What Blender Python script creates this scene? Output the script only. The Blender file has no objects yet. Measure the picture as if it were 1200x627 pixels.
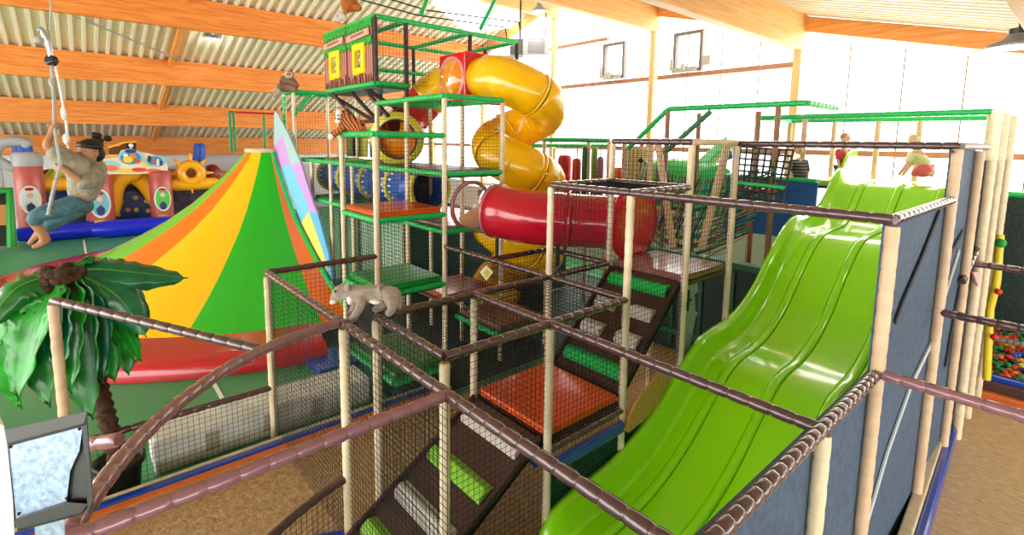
import bpy, bmesh, math, random
from mathutils import Vector, Matrix
random.seed(7)
S = bpy.context.scene
COL = S.collection
PI = math.pi

# ------------------------------------------------------------------ camera
F, CY, PITCH, ROLL, YAW = 593.05, 239.07, .121683, -.013533, -.855516
CAM = Vector((0, 0, 4.11))
def _axes():
    cy, sy = math.cos(YAW), math.sin(YAW)
    fwd = Vector((sy*math.cos(PITCH), cy*math.cos(PITCH), -math.sin(PITCH)))
    right = Vector((cy, -sy, 0)); down = fwd.cross(right)
    r = right*math.cos(ROLL)+down*math.sin(ROLL)
    d = -right*math.sin(ROLL)+down*math.cos(ROLL)
    return r, d, fwd
AR, AD, AF = _axes()
def ray(x, y): return AR*((x-600)/F)+AD*((y-CY)/F)+AF
def ax(x, y, X): d = ray(x, y); return CAM+d*((X-CAM.x)/d.x)
def ay(x, y, Y): d = ray(x, y); return CAM+d*((Y-CAM.y)/d.y)
def az(x, y, Z): d = ray(x, y); return CAM+d*((Z-CAM.z)/d.z)
def ad(x, y, D): return CAM+ray(x, y)*D
cd = bpy.data.cameras.new('camera'); cam = bpy.data.objects.new('camera', cd); COL.objects.link(cam)
cd.sensor_fit = 'HORIZONTAL'; cd.sensor_width = 36; cd.lens = 36*F/1200
cd.shift_y = (CY-313.5)/1200
cd.clip_start = .02; cd.clip_end = 200
m3 = Matrix((AR, -AD, -AF)).transposed()
cam.matrix_world = Matrix.Translation(CAM) @ m3.to_4x4()
S.camera = cam

# ------------------------------------------------------------------ materials
def lin(c): c /= 255; return c/12.92 if c <= .04045 else ((c+.055)/1.055)**2.4
def rgb(r, g, b): return (lin(r), lin(g), lin(b), 1)
MATS = {}
def mat(name, col, rough=.5, metal=0, noise=0, nscale=8, coat=0, trans=0, alpha=1, bump=0, bscale=60, emit=0, sheen=0, ior=1.45, stretch=None, col2=None, spec=None):
    if name in MATS: return MATS[name]
    m = bpy.data.materials.new(name); m.use_nodes = True
    nt = m.node_tree; b = nt.nodes['Principled BSDF']
    c = rgb(*col)
    b.inputs['Base Color'].default_value = c
    b.inputs['Roughness'].default_value = rough
    b.inputs['Metallic'].default_value = metal
    b.inputs['Coat Weight'].default_value = coat
    b.inputs['Coat Roughness'].default_value = .08
    b.inputs['Transmission Weight'].default_value = trans
    b.inputs['Alpha'].default_value = alpha
    b.inputs['IOR'].default_value = ior
    b.inputs['Sheen Weight'].default_value = sheen
    if spec is not None: b.inputs['Specular IOR Level'].default_value = spec
    if emit:
        b.inputs['Emission Color'].default_value = c; b.inputs['Emission Strength'].default_value = emit
    if noise or bump:
        tc = nt.nodes.new('ShaderNodeTexCoord'); src = tc.outputs['Object']
        if stretch:
            mp = nt.nodes.new('ShaderNodeMapping'); mp.inputs['Scale'].default_value = stretch
            nt.links.new(src, mp.inputs['Vector']); src = mp.outputs['Vector']
    if noise:
        n = nt.nodes.new('ShaderNodeTexNoise'); n.inputs['Scale'].default_value = nscale; n.inputs['Detail'].default_value = 5
        n.inputs['Roughness'].default_value = .65
        nt.links.new(src, n.inputs['Vector'])
        cr = nt.nodes.new('ShaderNodeValToRGB')
        lo = rgb(*col2) if col2 else tuple([v*(1-noise) for v in c[:3]]+[1])
        hi = c if col2 else tuple([min(1, v*(1+noise)) for v in c[:3]]+[1])
        cr.color_ramp.elements[0].position = .36; cr.color_ramp.elements[0].color = lo
        cr.color_ramp.elements[1].position = .64; cr.color_ramp.elements[1].color = hi
        nt.links.new(n.outputs['Fac'], cr.inputs['Fac']); nt.links.new(cr.outputs['Color'], b.inputs['Base Color'])
    if bump:
        n2 = nt.nodes.new('ShaderNodeTexNoise'); n2.inputs['Scale'].default_value = bscale; n2.inputs['Detail'].default_value = 4
        nt.links.new(src, n2.inputs['Vector'])
        bp = nt.nodes.new('ShaderNodeBump'); bp.inputs['Strength'].default_value = bump; bp.inputs['Distance'].default_value = .02
        nt.links.new(n2.outputs['Fac'], bp.inputs['Height']); nt.links.new(bp.outputs['Normal'], b.inputs['Normal'])
    MATS[name] = m
    return m
def stripes(name, cols, axis, width, rough=.4):
    m = bpy.data.materials.new(name); m.use_nodes = True; nt = m.node_tree; b = nt.nodes['Principled BSDF']; b.inputs['Roughness'].default_value = rough
    tc = nt.nodes.new('ShaderNodeTexCoord'); sp = nt.nodes.new('ShaderNodeSeparateXYZ'); nt.links.new(tc.outputs['Object'], sp.inputs[0])
    md = nt.nodes.new('ShaderNodeMath'); md.operation = 'PINGPONG'; md.inputs[1].default_value = width
    nt.links.new(sp.outputs[axis], md.inputs[0])
    dv = nt.nodes.new('ShaderNodeMath'); dv.operation = 'DIVIDE'; dv.inputs[1].default_value = width; nt.links.new(md.outputs[0], dv.inputs[0])
    cr = nt.nodes.new('ShaderNodeValToRGB'); cr.color_ramp.interpolation = 'CONSTANT'
    cr.color_ramp.elements[0].color = rgb(*cols[0]); cr.color_ramp.elements[1].color = rgb(*cols[1]); cr.color_ramp.elements[1].position = .55
    nt.links.new(dv.outputs[0], cr.inputs[0]); nt.links.new(cr.outputs[0], b.inputs['Base Color'])
    MATS[name] = m; return m

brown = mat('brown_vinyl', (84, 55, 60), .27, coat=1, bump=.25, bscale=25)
mauve = mat('sheen_brown_vinyl', (146, 100, 110), .24, coat=1, bump=.25, bscale=25)  # brown vinyl with the pink sheen of reflected light put into its colour
cream = mat('cream_vinyl', (226, 208, 176), .45, noise=.12, nscale=3, bump=.15, bscale=30)
cream2 = mat('tan_vinyl', (214, 184, 152), .45, noise=.12, nscale=3)
green = mat('green_vinyl', (18, 184, 92), .35, coat=.3, bump=.2, bscale=30)
netm = mat('net_cord', (22, 24, 24), .8)
netlight = mat('net_cord_grey', (120, 118, 108), .8)
netgreen = mat('net_cord_green', (16, 46, 38), .8)
dbrown = mat('dark_brown_board', (72, 46, 40), .45, noise=.15, nscale=5)
maroon = mat('maroon_vinyl', (140, 78, 74), .28, coat=.5, noise=.12, nscale=4)
orange = mat('orange_vinyl', (250, 92, 14), .35, coat=.4, noise=.1, nscale=3, bump=.15, bscale=8)
orangev = mat('orange_slope', (255, 118, 12), .32, coat=.4)
greenv = mat('green_slope', (16, 186, 30), .32, coat=.4)
limev = mat('lime_slope', (96, 200, 52), .32, coat=.4)
yellowv = mat('yellow_slope', (250, 196, 6), .32, coat=.4)
greenmat = mat('green_mat', (22, 178, 74), .32, coat=.5)
lime = mat('lime_plastic', (150, 236, 4), .16, coat=.6, spec=.6)
limeblock = mat('lime_block', (140, 205, 62), .4)
whiteblock = mat('off_white_block', (214, 206, 200), .45, noise=.08)
yellowp = mat('yellow_plastic', (250, 192, 8), .2, coat=.5, noise=.08, nscale=2)
redp = mat('red_plastic', (208, 16, 34), .18, coat=.6)
redclear = mat('clear_red_plastic', (215, 20, 52), .12, trans=.35, coat=.6)
clear = mat('clear_plastic', (246, 225, 222), .05, trans=.92, ior=1.08)
orangep = mat('orange_plastic', (246, 150, 20), .25, coat=.4)
black = mat('black_plastic', (26, 26, 27), .45)
darkmetal = mat('dark_steel', (66, 64, 64), .4, metal=.5)
steel = mat('galvanised_steel', (176, 182, 190), .35, metal=.8, noise=.25, nscale=40)
white = mat('white_paint', (236, 234, 230), .5)
bluep = mat('blue_vinyl', (18, 62, 168), .3, coat=.5)
blueinf = mat('inflatable_blue', (14, 34, 200), .3, coat=.4)
bluewall = mat('inflatable_navy', (24, 66, 138), .4, coat=.3)
redinf = mat('inflatable_brick_red', (182, 84, 78), .4, coat=.3)
yelinf = mat('inflatable_yellow', (246, 176, 22), .35, coat=.3)
greyinf = mat('inflatable_grey', (165, 168, 172), .4)
orangekerb = mat('orange_pad', (206, 104, 40), .4, noise=.1)
tanpad = mat('tan_pad', (200, 184, 150), .6, noise=.15, nscale=6)
slate = mat('slate_panel', (64, 84, 108), .7, noise=.22, nscale=14, bump=.2, bscale=120)
slatedk = mat('dark_slate', (44, 48, 56), .8)
dgreen = mat('dark_green_tarp', (18, 78, 66), .6, noise=.35, nscale=6)
dgnet = mat('dark_green_sheet', (16, 46, 40), .35, noise=.5, nscale=18, bump=.6, bscale=18)
wood = mat('glulam_wood', (234, 148, 68), .5, noise=.2, nscale=2.2, stretch=(9, .5, 9), col2=(206, 114, 38))
woodp = mat('pale_glulam_wood', (238, 186, 124), .5, noise=.2, nscale=2.2, stretch=(9, .5, 9), col2=(222, 160, 96))
woodx = mat('rafter_wood', (240, 164, 84), .5, noise=.2, nscale=2.2, stretch=(.5, 9, 9), col2=(218, 132, 54))
woodz = mat('column_wood', (246, 206, 150), .5, noise=.2, nscale=2.2, stretch=(9, 9, .5), col2=(236, 186, 126))
woodr = mat('brown_rail_wood', (188, 132, 100), .55, noise=.15, nscale=4)
sheet = mat('roof_sheet', (232, 222, 200), .42, noise=.05)
redpad = mat('red_vinyl', (188, 22, 34), .25, coat=.6, bump=.5, bscale=2.5)

# ------------------------------------------------------------------ mesh builder
class MB:
    def __init__(s): s.v = []; s.f = []; s.m = []; s.s = []
    def add(s, vs, fs, m=0, sm=False):
        o = len(s.v); s.v += [tuple(v) for v in vs]
        for f in fs:
            s.f.append([i+o for i in f]); s.m.append(m); s.s.append(sm)
        return s
    def box(s, x0, x1, y0, y1, z0, z1, m=0):
        return s.add([(x, y, z) for z in (z0, z1) for y in (y0, y1) for x in (x0, x1)],
              [(0, 2, 3, 1), (4, 5, 7, 6), (0, 1, 5, 4), (2, 6, 7, 3), (0, 4, 6, 2), (1, 3, 7, 5)], m)
    def obox(s, c, a, b, d, m=0):      # centre and three half vectors
        c = Vector(c); a = Vector(a); b = Vector(b); d = Vector(d)
        return s.add([c+a*i+b*j+d*k for k in (-1, 1) for j in (-1, 1) for i in (-1, 1)],
              [(0, 2, 3, 1), (4, 5, 7, 6), (0, 1, 5, 4), (2, 6, 7, 3), (0, 4, 6, 2), (1, 3, 7, 5)], m)
    def bar(s, p, q, w, h, m=0, up=(0, 0, 1)):
        p = Vector(p); q = Vector(q); d = (q-p); up = Vector(up)
        sd = d.cross(up); sd.normalize(); u = sd.cross(d).normalized()
        return s.obox((p+q)/2, d/2, sd*w/2, u*h/2, m)
    def tube(s, pts, r, n=8, m=0, cap=True, sm=True, closed=False):
        pts = [Vector(p) for p in pts]; L = len(pts)
        rs = r if isinstance(r, (list, tuple)) else [r]*L
        t0 = (pts[1]-pts[0]).normalized()
        a = Vector((0, 0, 1)) if abs(t0.z) < .9 else Vector((1, 0, 0))
        u = (a-t0*a.dot(t0)).normalized(); vs = []; pt = t0
        for i, p in enumerate(pts):
            t = ((pts[min(i+1, L-1)]-p).normalized()+(p-pts[max(i-1, 0)]).normalized())
            t = t.normalized() if t.length > 1e-6 else pt
            u = (u-t*u.dot(t)); u.normalize(); w = t.cross(u); pt = t
            for k in range(n):
                an = 2*PI*k/n
                vs.append(p+(u*math.cos(an)+w*math.sin(an))*rs[i])
        fs = []
        for i in range(L-1):
            for k in range(n):
                fs.append((i*n+k, i*n+(k+1) % n, (i+1)*n+(k+1) % n, (i+1)*n+k))
        s.add(vs, fs, m, sm)
        if cap:
            s.add(vs[:n], [tuple(range(n))[::-1]], m); s.add(vs[-n:], [tuple(range(n))], m)
        return s
    def ball(s, c, r, nu=12, nv=8, m=0, rot=None, sm=True):
        c = Vector(c); r = r if isinstance(r, (list, tuple)) else (r, r, r); vs = []; fs = []
        R = rot or Matrix.Identity(3)
        for j in range(1, nv):
            th = PI*j/nv
            for i in range(nu):
                ph = 2*PI*i/nu
                vs.append(c+R@Vector((r[0]*math.sin(th)*math.cos(ph), r[1]*math.sin(th)*math.sin(ph), r[2]*math.cos(th))))
        vs += [c+R@Vector((0, 0, r[2])), c+R@Vector((0, 0, -r[2]))]
        T = len(vs)-2
        for j in range(nv-2):
            for i in range(nu):
                fs.append((j*nu+i, (j+1)*nu+i, (j+1)*nu+(i+1) % nu, j*nu+(i+1) % nu))
        for i in range(nu):
            fs.append((T, i, (i+1) % nu)); fs.append((T+1, (nv-2)*nu+(i+1) % nu, (nv-2)*nu+i))
        return s.add(vs, fs, m, sm)
    def lathe(s, c, prof, n=20, m=0, axis=(0, 0, 1), sm=True, a0=0, a1=2*PI):
        c = Vector(c); w = Vector(axis).normalized(); a = Vector((1, 0, 0)) if abs(w.x) < .9 else Vector((0, 1, 0))
        u = (a-w*a.dot(w)).normalized(); v = w.cross(u); vs = []; fs = []
        full = abs(a1-a0-2*PI) < 1e-6; N = n if full else n+1
        for (r, h) in prof:
            for i in range(N):
                an = a0+(a1-a0)*i/n; vs.append(c+w*h+(u*math.cos(an)+v*math.sin(an))*r)
        for j in range(len(prof)-1):
            for i in range(n):
                k = (i+1) % N
                fs.append((j*N+i, j*N+k, (j+1)*N+k, (j+1)*N+i))
        return s.add(vs, fs, m, sm)
    def prism(s, poly, th, m=0, m2=None):     # poly: coplanar 3-D points, th: extrusion vector
        n = len(poly); th = Vector(th); a = [Vector(p) for p in poly]; b = [p+th for p in a]
        s.add(a+b, [tuple(range(n))[::-1], tuple(range(n, 2*n))], m)
        s.add(a+b, [(i, (i+1) % n, n+(i+1) % n, n+i) for i in range(n)], m if m2 is None else m2)
        return s
    def net(s, o, u, v, pu=.06, pv=.06, r=.0028, m=0):   # knotted cord net over the parallelogram o, o+u, o+v
        o = Vector(o); u = Vector(u); v = Vector(v); nrm = u.cross(v).normalized()
        nu = max(1, round(u.length/pu)); nv = max(1, round(v.length/pv))
        def strand(a, b):
            d = (b-a).normalized(); w = nrm.cross(d)
            off = [nrm*r, nrm*(-r*.5)+w*r*.87, nrm*(-r*.5)-w*r*.87]
            s.add([a+x for x in off]+[b+x for x in off], [(0, 1, 4, 3), (1, 2, 5, 4), (2, 0, 3, 5)], m)
        for i in range(nu+1):
            strand(o+u*(i/nu), o+u*(i/nu)+v)
        for j in range(nv+1):
            strand(o+v*(j/nv), o+v*(j/nv)+u)
        return s
    def build(s, name, mats, parent=None, bevel=0, seg=2):
        me = bpy.data.meshes.new(name)
        off = Vector((0, 0, 0)); p = parent
        while p is not None: off += p.location; p = p.parent
        me.from_pydata([tuple(Vector(v)-off) for v in s.v], [], s.f)
        for mm in (mats if isinstance(mats, (list, tuple)) else [mats]): me.materials.append(mm)
        me.polygons.foreach_set('material_index', s.m); me.polygons.foreach_set('use_smooth', s.s)
        me.update()
        o = bpy.data.objects.new(name, me); COL.objects.link(o)
        if parent is not None: o.parent = parent
        if bevel:
            bm = bmesh.new(); bm.from_mesh(me); bmesh.ops.remove_doubles(bm, verts=bm.verts, dist=1e-5); bm.to_mesh(me); bm.free()
            b = o.modifiers.new('bevel', 'BEVEL'); b.width = bevel; b.segments = seg; b.limit_method = 'ANGLE'
        return o
def tag(o, label, cat, group=None, kind=None):
    o['label'] = label; o['category'] = cat
    if group: o['group'] = group
    if kind: o['kind'] = kind
    return o
def thing(name, loc, label, cat, group=None):
    o = bpy.data.objects.new(name, None); COL.objects.link(o); o.location = Vector(loc); o.empty_display_size = .1
    return tag(o, label, cat, group)
def struct(o): o['kind'] = 'structure'; return o
def dup(root, loc, label=None, rotz=None, group=None):
    r = root.copy(); COL.objects.link(r); r.location = Vector(loc)
    if label: r['label'] = label
    if group: r['group'] = group
    if rotz is not None: r.rotation_euler = (0, 0, rotz)
    for ch in list(root.children):
        c = ch.copy(); COL.objects.link(c); c.parent = r
        for g in list(ch.children):
            d = g.copy(); COL.objects.link(d); d.parent = c
    return r
def spline(pts, n=8):
    P = [Vector(p) for p in pts]; out = []
    for i in range(len(P)-1):
        a = P[max(i-1, 0)]; b = P[i]; c = P[i+1]; d = P[min(i+2, len(P)-1)]
        for k in range(n):
            t = k/n
            out.append(.5*((2*b)+(c-a)*t+(2*a-5*b+4*c-d)*t*t+(3*b-a-3*c+d)*t**3))
    out.append(P[-1]); return out
def resample(pts, step):
    out = [pts[0]]; acc = 0
    for a, b in zip(pts, pts[1:]):
        L = (b-a).length; d = step-acc
        while d <= L:
            out.append(a+(b-a)*(d/L)); d += step
        acc = (acc+L) % step
    if (out[-1]-pts[-1]).length > .01: out.append(pts[-1])
    return out

# foam tube: sausage-like foam sleeve tied every few centimetres
def foam(pts, r=.044, pitch=.15, dip=.8, n=9):
    P = [Vector(p) for p in pts]; cum = [0]
    for a, b in zip(P, P[1:]): cum.append(cum[-1]+(b-a).length)
    L = cum[-1]; k = max(1, round(L/pitch)); q = []; rs = []; j = 0
    ss = []
    for c in range(k):
        for o, f in ((0, dip), (.05, .5+dip*.5), (.13, .97), (.3, 1), (.7, 1), (.87, .97), (.95, .5+dip*.5)): ss.append(((c+o)/k*L, f))
    ss.append((L, dip))
    for s_, f in ss:
        while j < len(P)-2 and s_ > cum[j+1]: j += 1
        t = (s_-cum[j])/max(cum[j+1]-cum[j], 1e-6); q.append(P[j].lerp(P[j+1], t)); rs.append(r*f)
    return MB().tube(q, rs, n)
def straight(a, b): return [Vector(a), Vector(b)]
def post(parent, x, y, z0, z1, m=None, r=.046, top=None, lean=None):
    a = Vector((x, y, z0)); b = Vector(top) if top else Vector((x, y, z1))
    return foam(straight(a, b), r, .17, .9).build('post', m or cream, parent)
def rail(parent, a, b, m=None, r=.044, name='rail', pitch=.15, dip=.8):
    return foam(straight(a, b), r, pitch, dip).build(name, m or brown, parent)
def net(parent, o, u, v, pu=.06, r=.0028, m=None):
    return MB().net(o, u, v, pu, pu, r).build('net', m or netm, parent)

x0, x1, x2, x3, x4, x5, x6, x7, x8, x9, x10, x11 = -.96, -2.1, -3.334, -4.567, -5.80, -7.035, -8.27, -9.45, -10.7, -11.93, -13.17, -14.4
y0, y1, y2, y3, y4, y5, y6, y7, y8 = .96, 2.19, 3.41, 4.63, 5.86, 7.05, 8.3, 9.4, 11.4
# ------------------------------------------------------------------ setting
def zb(X): return 8.62+.314*(X+13.6) if X < -13.6 else 8.62-.256*(X+13.6)     # underside of the beams
def zr(X): return zb(X)+.95
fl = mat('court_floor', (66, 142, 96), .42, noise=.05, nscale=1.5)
carpet = mat('tan_carpet', (216, 190, 144), .9, noise=.2, nscale=9, stretch=(1, 5, 1), col2=(178, 148, 100), bump=.5, bscale=40)
carpet2 = mat('brown_carpet', (200, 166, 122), .9, noise=.2, nscale=16, col2=(158, 124, 84), bump=.5, bscale=40)
dkfloor = mat('dark_green_carpet', (22, 84, 68), .8, noise=.2, nscale=5)
linem = mat('court_line', (225, 228, 215), .5)
struct(MB().box(-31.2, 9, -14, 14.2, -.2, 0).build('floor', fl))
struct(MB().box(-6.45, -3.36, -6, 12, 0, .012).build('floor_carpet', carpet2))
struct(MB().box(-1.0, 6, 0, 11.2, 0, .012).build('floor_carpet', carpet))
struct(MB().box(-3.36, -1.0, -3, 8.6, 0, .012).build('floor_carpet', dkfloor))
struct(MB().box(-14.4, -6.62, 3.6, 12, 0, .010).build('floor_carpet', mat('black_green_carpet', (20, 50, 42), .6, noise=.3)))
def floor_line(a, b, w=.06):
    a = az(*a, 0); b = az(*b, 0); a.z = b.z = .004
    return struct(MB().bar(a, b, w, .006).build('floor_line', linem))
floor_line((242, 434), (275, 493)); floor_line((98, 281), (101, 299))
floor_line((100, 279.5), (150, 276.5), .05)

# walls
wl = mat('left_wall_paint', (226, 226, 228), .6)
struct(MB().box(-31.2, -31, -14, 14, 0, zr(-31)-.1).build('wall_left', wl))
mb = MB()
hill = [(-31+.03, -9, 2.2), (-31+.03, -3, 3.0), (-31+.03, 0, 2.4), (-31+.03, 2.2, 3.2), (-31+.03, 3.6, 2.6), (-31+.03, 4.6, 2.9), (-31+.03, 6.5, 3.6), (-31+.03, 8, 3.0), (-31+.03, 13, 2.3), (-31+.03, 13, .4), (-31+.03, -9, .4)]
mb.prism(hill, (-.02, 0, 0)); struct(mb.build('wall_mural', mat('mural_grey', (196, 192, 196), .7, noise=.06, nscale=.6)))
struct(MB().box(-31, -30.75, -14, 14, zr(-31)-.42, zr(-31)-.25).build('wall_plate', woodr))
glow = bpy.data.materials.new('translucent_daylight_panel'); glow.use_nodes = True
gb = glow.node_tree.nodes['Principled BSDF']; gb.inputs['Base Color'].default_value = (.9, .9, .9, 1)
gb.inputs['Emission Color'].default_value = (1, .985, .97, 1); gb.inputs['Emission Strength'].default_value = 2.6
W = 14
bx = [-30.7, -26.4, -22.1, -17.9, -13.6, -9.3, -5.1, -.5, 3.9, 7.9]
for i, (a, b) in enumerate(zip(bx[:-1], bx[1:])):
    struct(MB().prism([(a, W, 2.3), (b, W, 2.3), (b, W, zr(b)), (a, W, zr(a))], (0, .08, 0)).build('window_%d' % (i+1), glow))
struct(MB().box(-31, 9, W, W+.1, 0, 2.3).build('wall_back', mat('back_wall_paint', (196, 198, 194), .6)))
for i, X in enumerate(bx):
    struct(MB().box(X-.12, X+.06, W-.26, W, 0, zb(X)+.05).build('wall_column', woodz))
    struct(MB().box(X-.17, X-.12, W-.16, W, 0, zb(X)-.02).build('column_trim', woodr))
for i, (a, b) in enumerate(zip(bx[:-1], bx[1:])):
    for k, z in enumerate((3.95, 6.14)):
        if z < min(zb(a), zb(b))+.85:
            struct(MB().box(a+.12, b-.17, W-.14, W, z-.06, z+.07).build('wall_rail', woodr))
for a, b in ((-13.6, -9.3), (-17.9, -13.6)):
    struct(MB().box(a+.12, b-.17 if a < -14 else a+2.4, W-.14, W, 7.55, 7.66).build('wall_rail', woodr))
for a, b in ((-31, -13.6), (-13.6, 7.5)):         # verge rafters on the gable
    struct(MB().prism([(a, W-.3, zr(a)-.12), (b, W-.3, zr(b)-.12), (b, W-.3, zr(b)-.48), (a, W-.3, zr(a)-.48)], (0, .12, 0)).build('gable_rafter', woodx))
# seams of the translucent sheets
for k in range(-8, 6):
    X = -.9+k*1.05
    struct(MB().box(X-.012, X+.012, W-.03, W, 0, zr(X)-.6).build('window_seam', mat('seam', (150, 116, 84), .6)))
# opening vents in the translucent wall
def vent(px, py, px2, py2, extra=False):
    a = ay(px, py2, W-.08); b = ay(px2, py, W-.08)
    X0, X1, Z0, Z1 = a.x, b.x, a.z, b.z
    fr = MB(); t = .09
    fr.box(X0, X0+t, W-.16, W, Z0, Z1).box(X1-t, X1, W-.16, W, Z0, Z1).box(X0+t, X1-t, W-.16, W, Z1-t, Z1).box(X0+t, X1-t, W-.16, W, Z0, Z0+t)
    return fr, (X0+X1)/2, Z0, X1
for p in ((707, 48, 734, 94), (789, 34, 826, 86)):
    fr, xc, zz, xr = vent(*p)
    o = tag(fr.build('vent_window', mat('window_frame_grey', (122, 116, 112), .5)), 'grey framed opening window %s in the bright translucent wall' % ('left of the wooden column' if p[0] < 750 else 'right of the tall wooden column'), 'window')
    m = MB().box(xc-.35, xc+.35, W-.28, W-.16, zz-.02, zz+.12).box(xc-.05, xc+.05, W-.4, W-.2, zz+.03, zz+.2).box(xc-.5, xc-.42, W-.25, W-.16, zz+.05, zz+.4)
    if p[0] > 750: m.box(xr+.05, xr+.3, W-.25, W-.1, zz+.12, zz+.38)
    m.build('opener', mat('opener_grey', (190, 186, 176), .5), o)
# glulam purlin beams
for X in bx:
    struct(MB().box(X-.11, X+.11, -13, W-.1, zb(X), zb(X)+.9).build('ceiling_beam', wood if X < -14 else woodp, bevel=.015))
# trapezoidal roof sheet
def roof(name, xa, xb):
    mb = MB(); y = -13.5; prof = []
    while y < 14.3:
        prof += [(y, 0), (y+.185, 0), (y+.205, -.1), (y+.28, -.1)]; y += .30
    n = len(prof)
    vs = [(xa, p[0], zr(xa)+p[1]) for p in prof]+[(xb, p[0], zr(xb)+p[1]) for p in prof]
    mb.add(vs, [(i, i+1, n+i+1, n+i) for i in range(n-1)])
    vs2 = [(xa, -13.5, zr(xa)+.1), (xb, -13.5, zr(xb)+.1), (xb, 14.3, zr(xb)+.1), (xa, 14.3, zr(xa)+.1)]
    mb.add(vs2, [(0, 1, 2, 3)])
    return struct(mb.build(name, sheet))
roof('ceiling', -31.2, -13.6); roof('ceiling', -13.6, 9)
# rafters between the beams
for a, b, Y in ((-17.9, -22.1, 2.9), (-22.1, -26.4, 3.0), (-26.4, -30.8, 3.1), (-13.6, -17.9, 2.8)):
    struct(MB().bar((a, Y, zr(a)-.2), (b, Y, zr(b)-.2), .14, .22).build('ceiling_rafter', woodx))
# roof light
def on_left_roof(px, py, d=.1):
    r = ray(px, py); k = 8.62+.95-d+.314*13.6
    t = (k+.314*CAM.x-CAM.z)/(r.z-.314*r.x); return CAM+r*t
q = [on_left_roof(*p) for p in ((506, 2), (586, -22), (612, 30), (548, 38))]
struct(MB().prism(q, (0, 0, -.03)).build('window_10', glow))
# steel brace rod below the sheet
tag(MB().tube([ax(72, 12, -20), ax(212, 71, -20)], .03, 6).build('brace_rod', steel), 'thin grey steel rod slanting under the metal roof between wooden beams', 'rod')

# ------------------------------------------------------------------ lamps
lampgrey = mat('lamp_grey', (150, 152, 156), .35, metal=.5)
lampglass = mat('lamp_glass', (250, 248, 240), .3, emit=1.2)
def pendant(loc, r, label, drop, energy, group=None, k=1.0):
    t = thing('pendant_lamp', loc, label, 'lamp', group)
    x, y, z = loc
    MB().lathe(loc, [(r*.3, r*.95*k), (r*.45, r*.55*k), (r*.95, r*.12*k), (r, -.02), (r*.92, -.01), (r*.4, r*.5*k)], 20).build('lamp_shade', lampgrey, t)
    MB().lathe(loc, [(0, -.02), (r*.86, -.015), (r*.86, .0)], 20).build('bulb', lampglass, t)
    MB().tube([(x, y, z+r*.9*k), (x, y, z+r*1.35*k)], r*.32, 10).build('socket', darkmetal, t)
    MB().tube([(x, y, z+r*1.3*k), (x, y, z+drop)], .012, 5).build('cord', darkmetal, t)
    ld = bpy.data.lights.new('lamp_light', 'POINT'); ld.energy = energy; ld.shadow_soft_size = .25; ld.color = (1, .95, .88)
    lo = bpy.data.objects.new('lamp_light', ld); COL.objects.link(lo); lo.location = (x, y, z-.2)
    return t
p = ax(632, 12, -13.6); p.x = -13.2
p = ad(632, 13, 14.5); pendant(p, .22, 'grey bell lamp hanging from the pale beam above the spiral slide', zb(p.x)+.4-p.z, 25)
p = ad(248, 45, 17); pendant(p, .24, 'small round lamp under the metal roof beside the slanting rafter', zr(p.x)-p.z, 12)
p = ad(1192, 54, 6.0); pendant(p, .3, 'large grey lamp at the right edge below the pale roof beam', zr(p.x)-p.z-.05, 15, None, .5)
# heater on the gable wall
p = ad(628, 57, 16)
t = thing('unit_heater', p, 'pale blue grey heater box with pipes hanging beside the spiral slide', 'heater')
hm = mat('heater_casing', (190, 202, 208), .4)
MB().obox(p, AR*.42, AF*.3, Vector((0, 0, .27))).build('casing', hm, t, bevel=.02)
mb = MB()
for k in range(7): mb.obox(p-AF*.31+Vector((0, 0, -.2+k*.065)), AR*.26, AF*.02, Vector((0, 0, .018)))
mb.build('louvre', lampgrey, t)
MB().obox(p-AR*.62, AR*.2, AF*.2, Vector((0, 0, .24))).build('fan_box', mat('heater_dark', (108, 112, 116), .5), t)
MB().tube([p-AR*.5+Vector((0, 0, .24)), p-AR*.5+Vector((0, 0, 1.6))], .03, 6).build('hanger', darkmetal, t)
MB().tube([p+AR*.3+Vector((0, 0, .24)), p+AR*.3+Vector((0, 0, 1.2))], .02, 6).build('hanger', darkmetal, t)
pp = [ad(395, -20, 16), ad(500, 12, 16), ad(608, 26, 16), ad(610, 40, 16)]
tag(MB().tube(pp, .025, 6).build('pipe', darkmetal), 'thin dark pipe running under the roof towards the heater, upper one', 'pipe')
pp = [ad(395, -8, 16), ad(490, 18, 16), ad(592, 32, 16), ad(594, 46, 16)]
tag(MB().tube(pp, .025, 6).build('pipe', darkmetal), 'thin dark pipe under the roof ending short of the heater, lower one', 'pipe')

# ------------------------------------------------------------------ light
w = bpy.data.worlds.new('world'); S.world = w; w.use_nodes = True
bg = w.node_tree.nodes['Background']; bg.inputs[0].default_value = (1, .98, .95, 1); bg.inputs[1].default_value = 3.6
def area(loc, aim, sx, sy, e, col=(1, 1, 1)):
    ld = bpy.data.lights.new('daylight', 'AREA'); ld.shape = 'RECTANGLE'; ld.size = sx; ld.size_y = sy; ld.energy = e; ld.color = col
    o = bpy.data.objects.new('daylight', ld); COL.objects.link(o); o.location = loc
    o.rotation_euler = (Vector(aim)-Vector(loc)).to_track_quat('-Z', 'Y').to_euler()
    return o
S.view_settings.view_transform = 'Standard'; S.view_settings.look = 'None'; S.view_settings.gamma = 1; S.view_settings.exposure = .98
S.view_settings.use_curve_mapping = False
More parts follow.
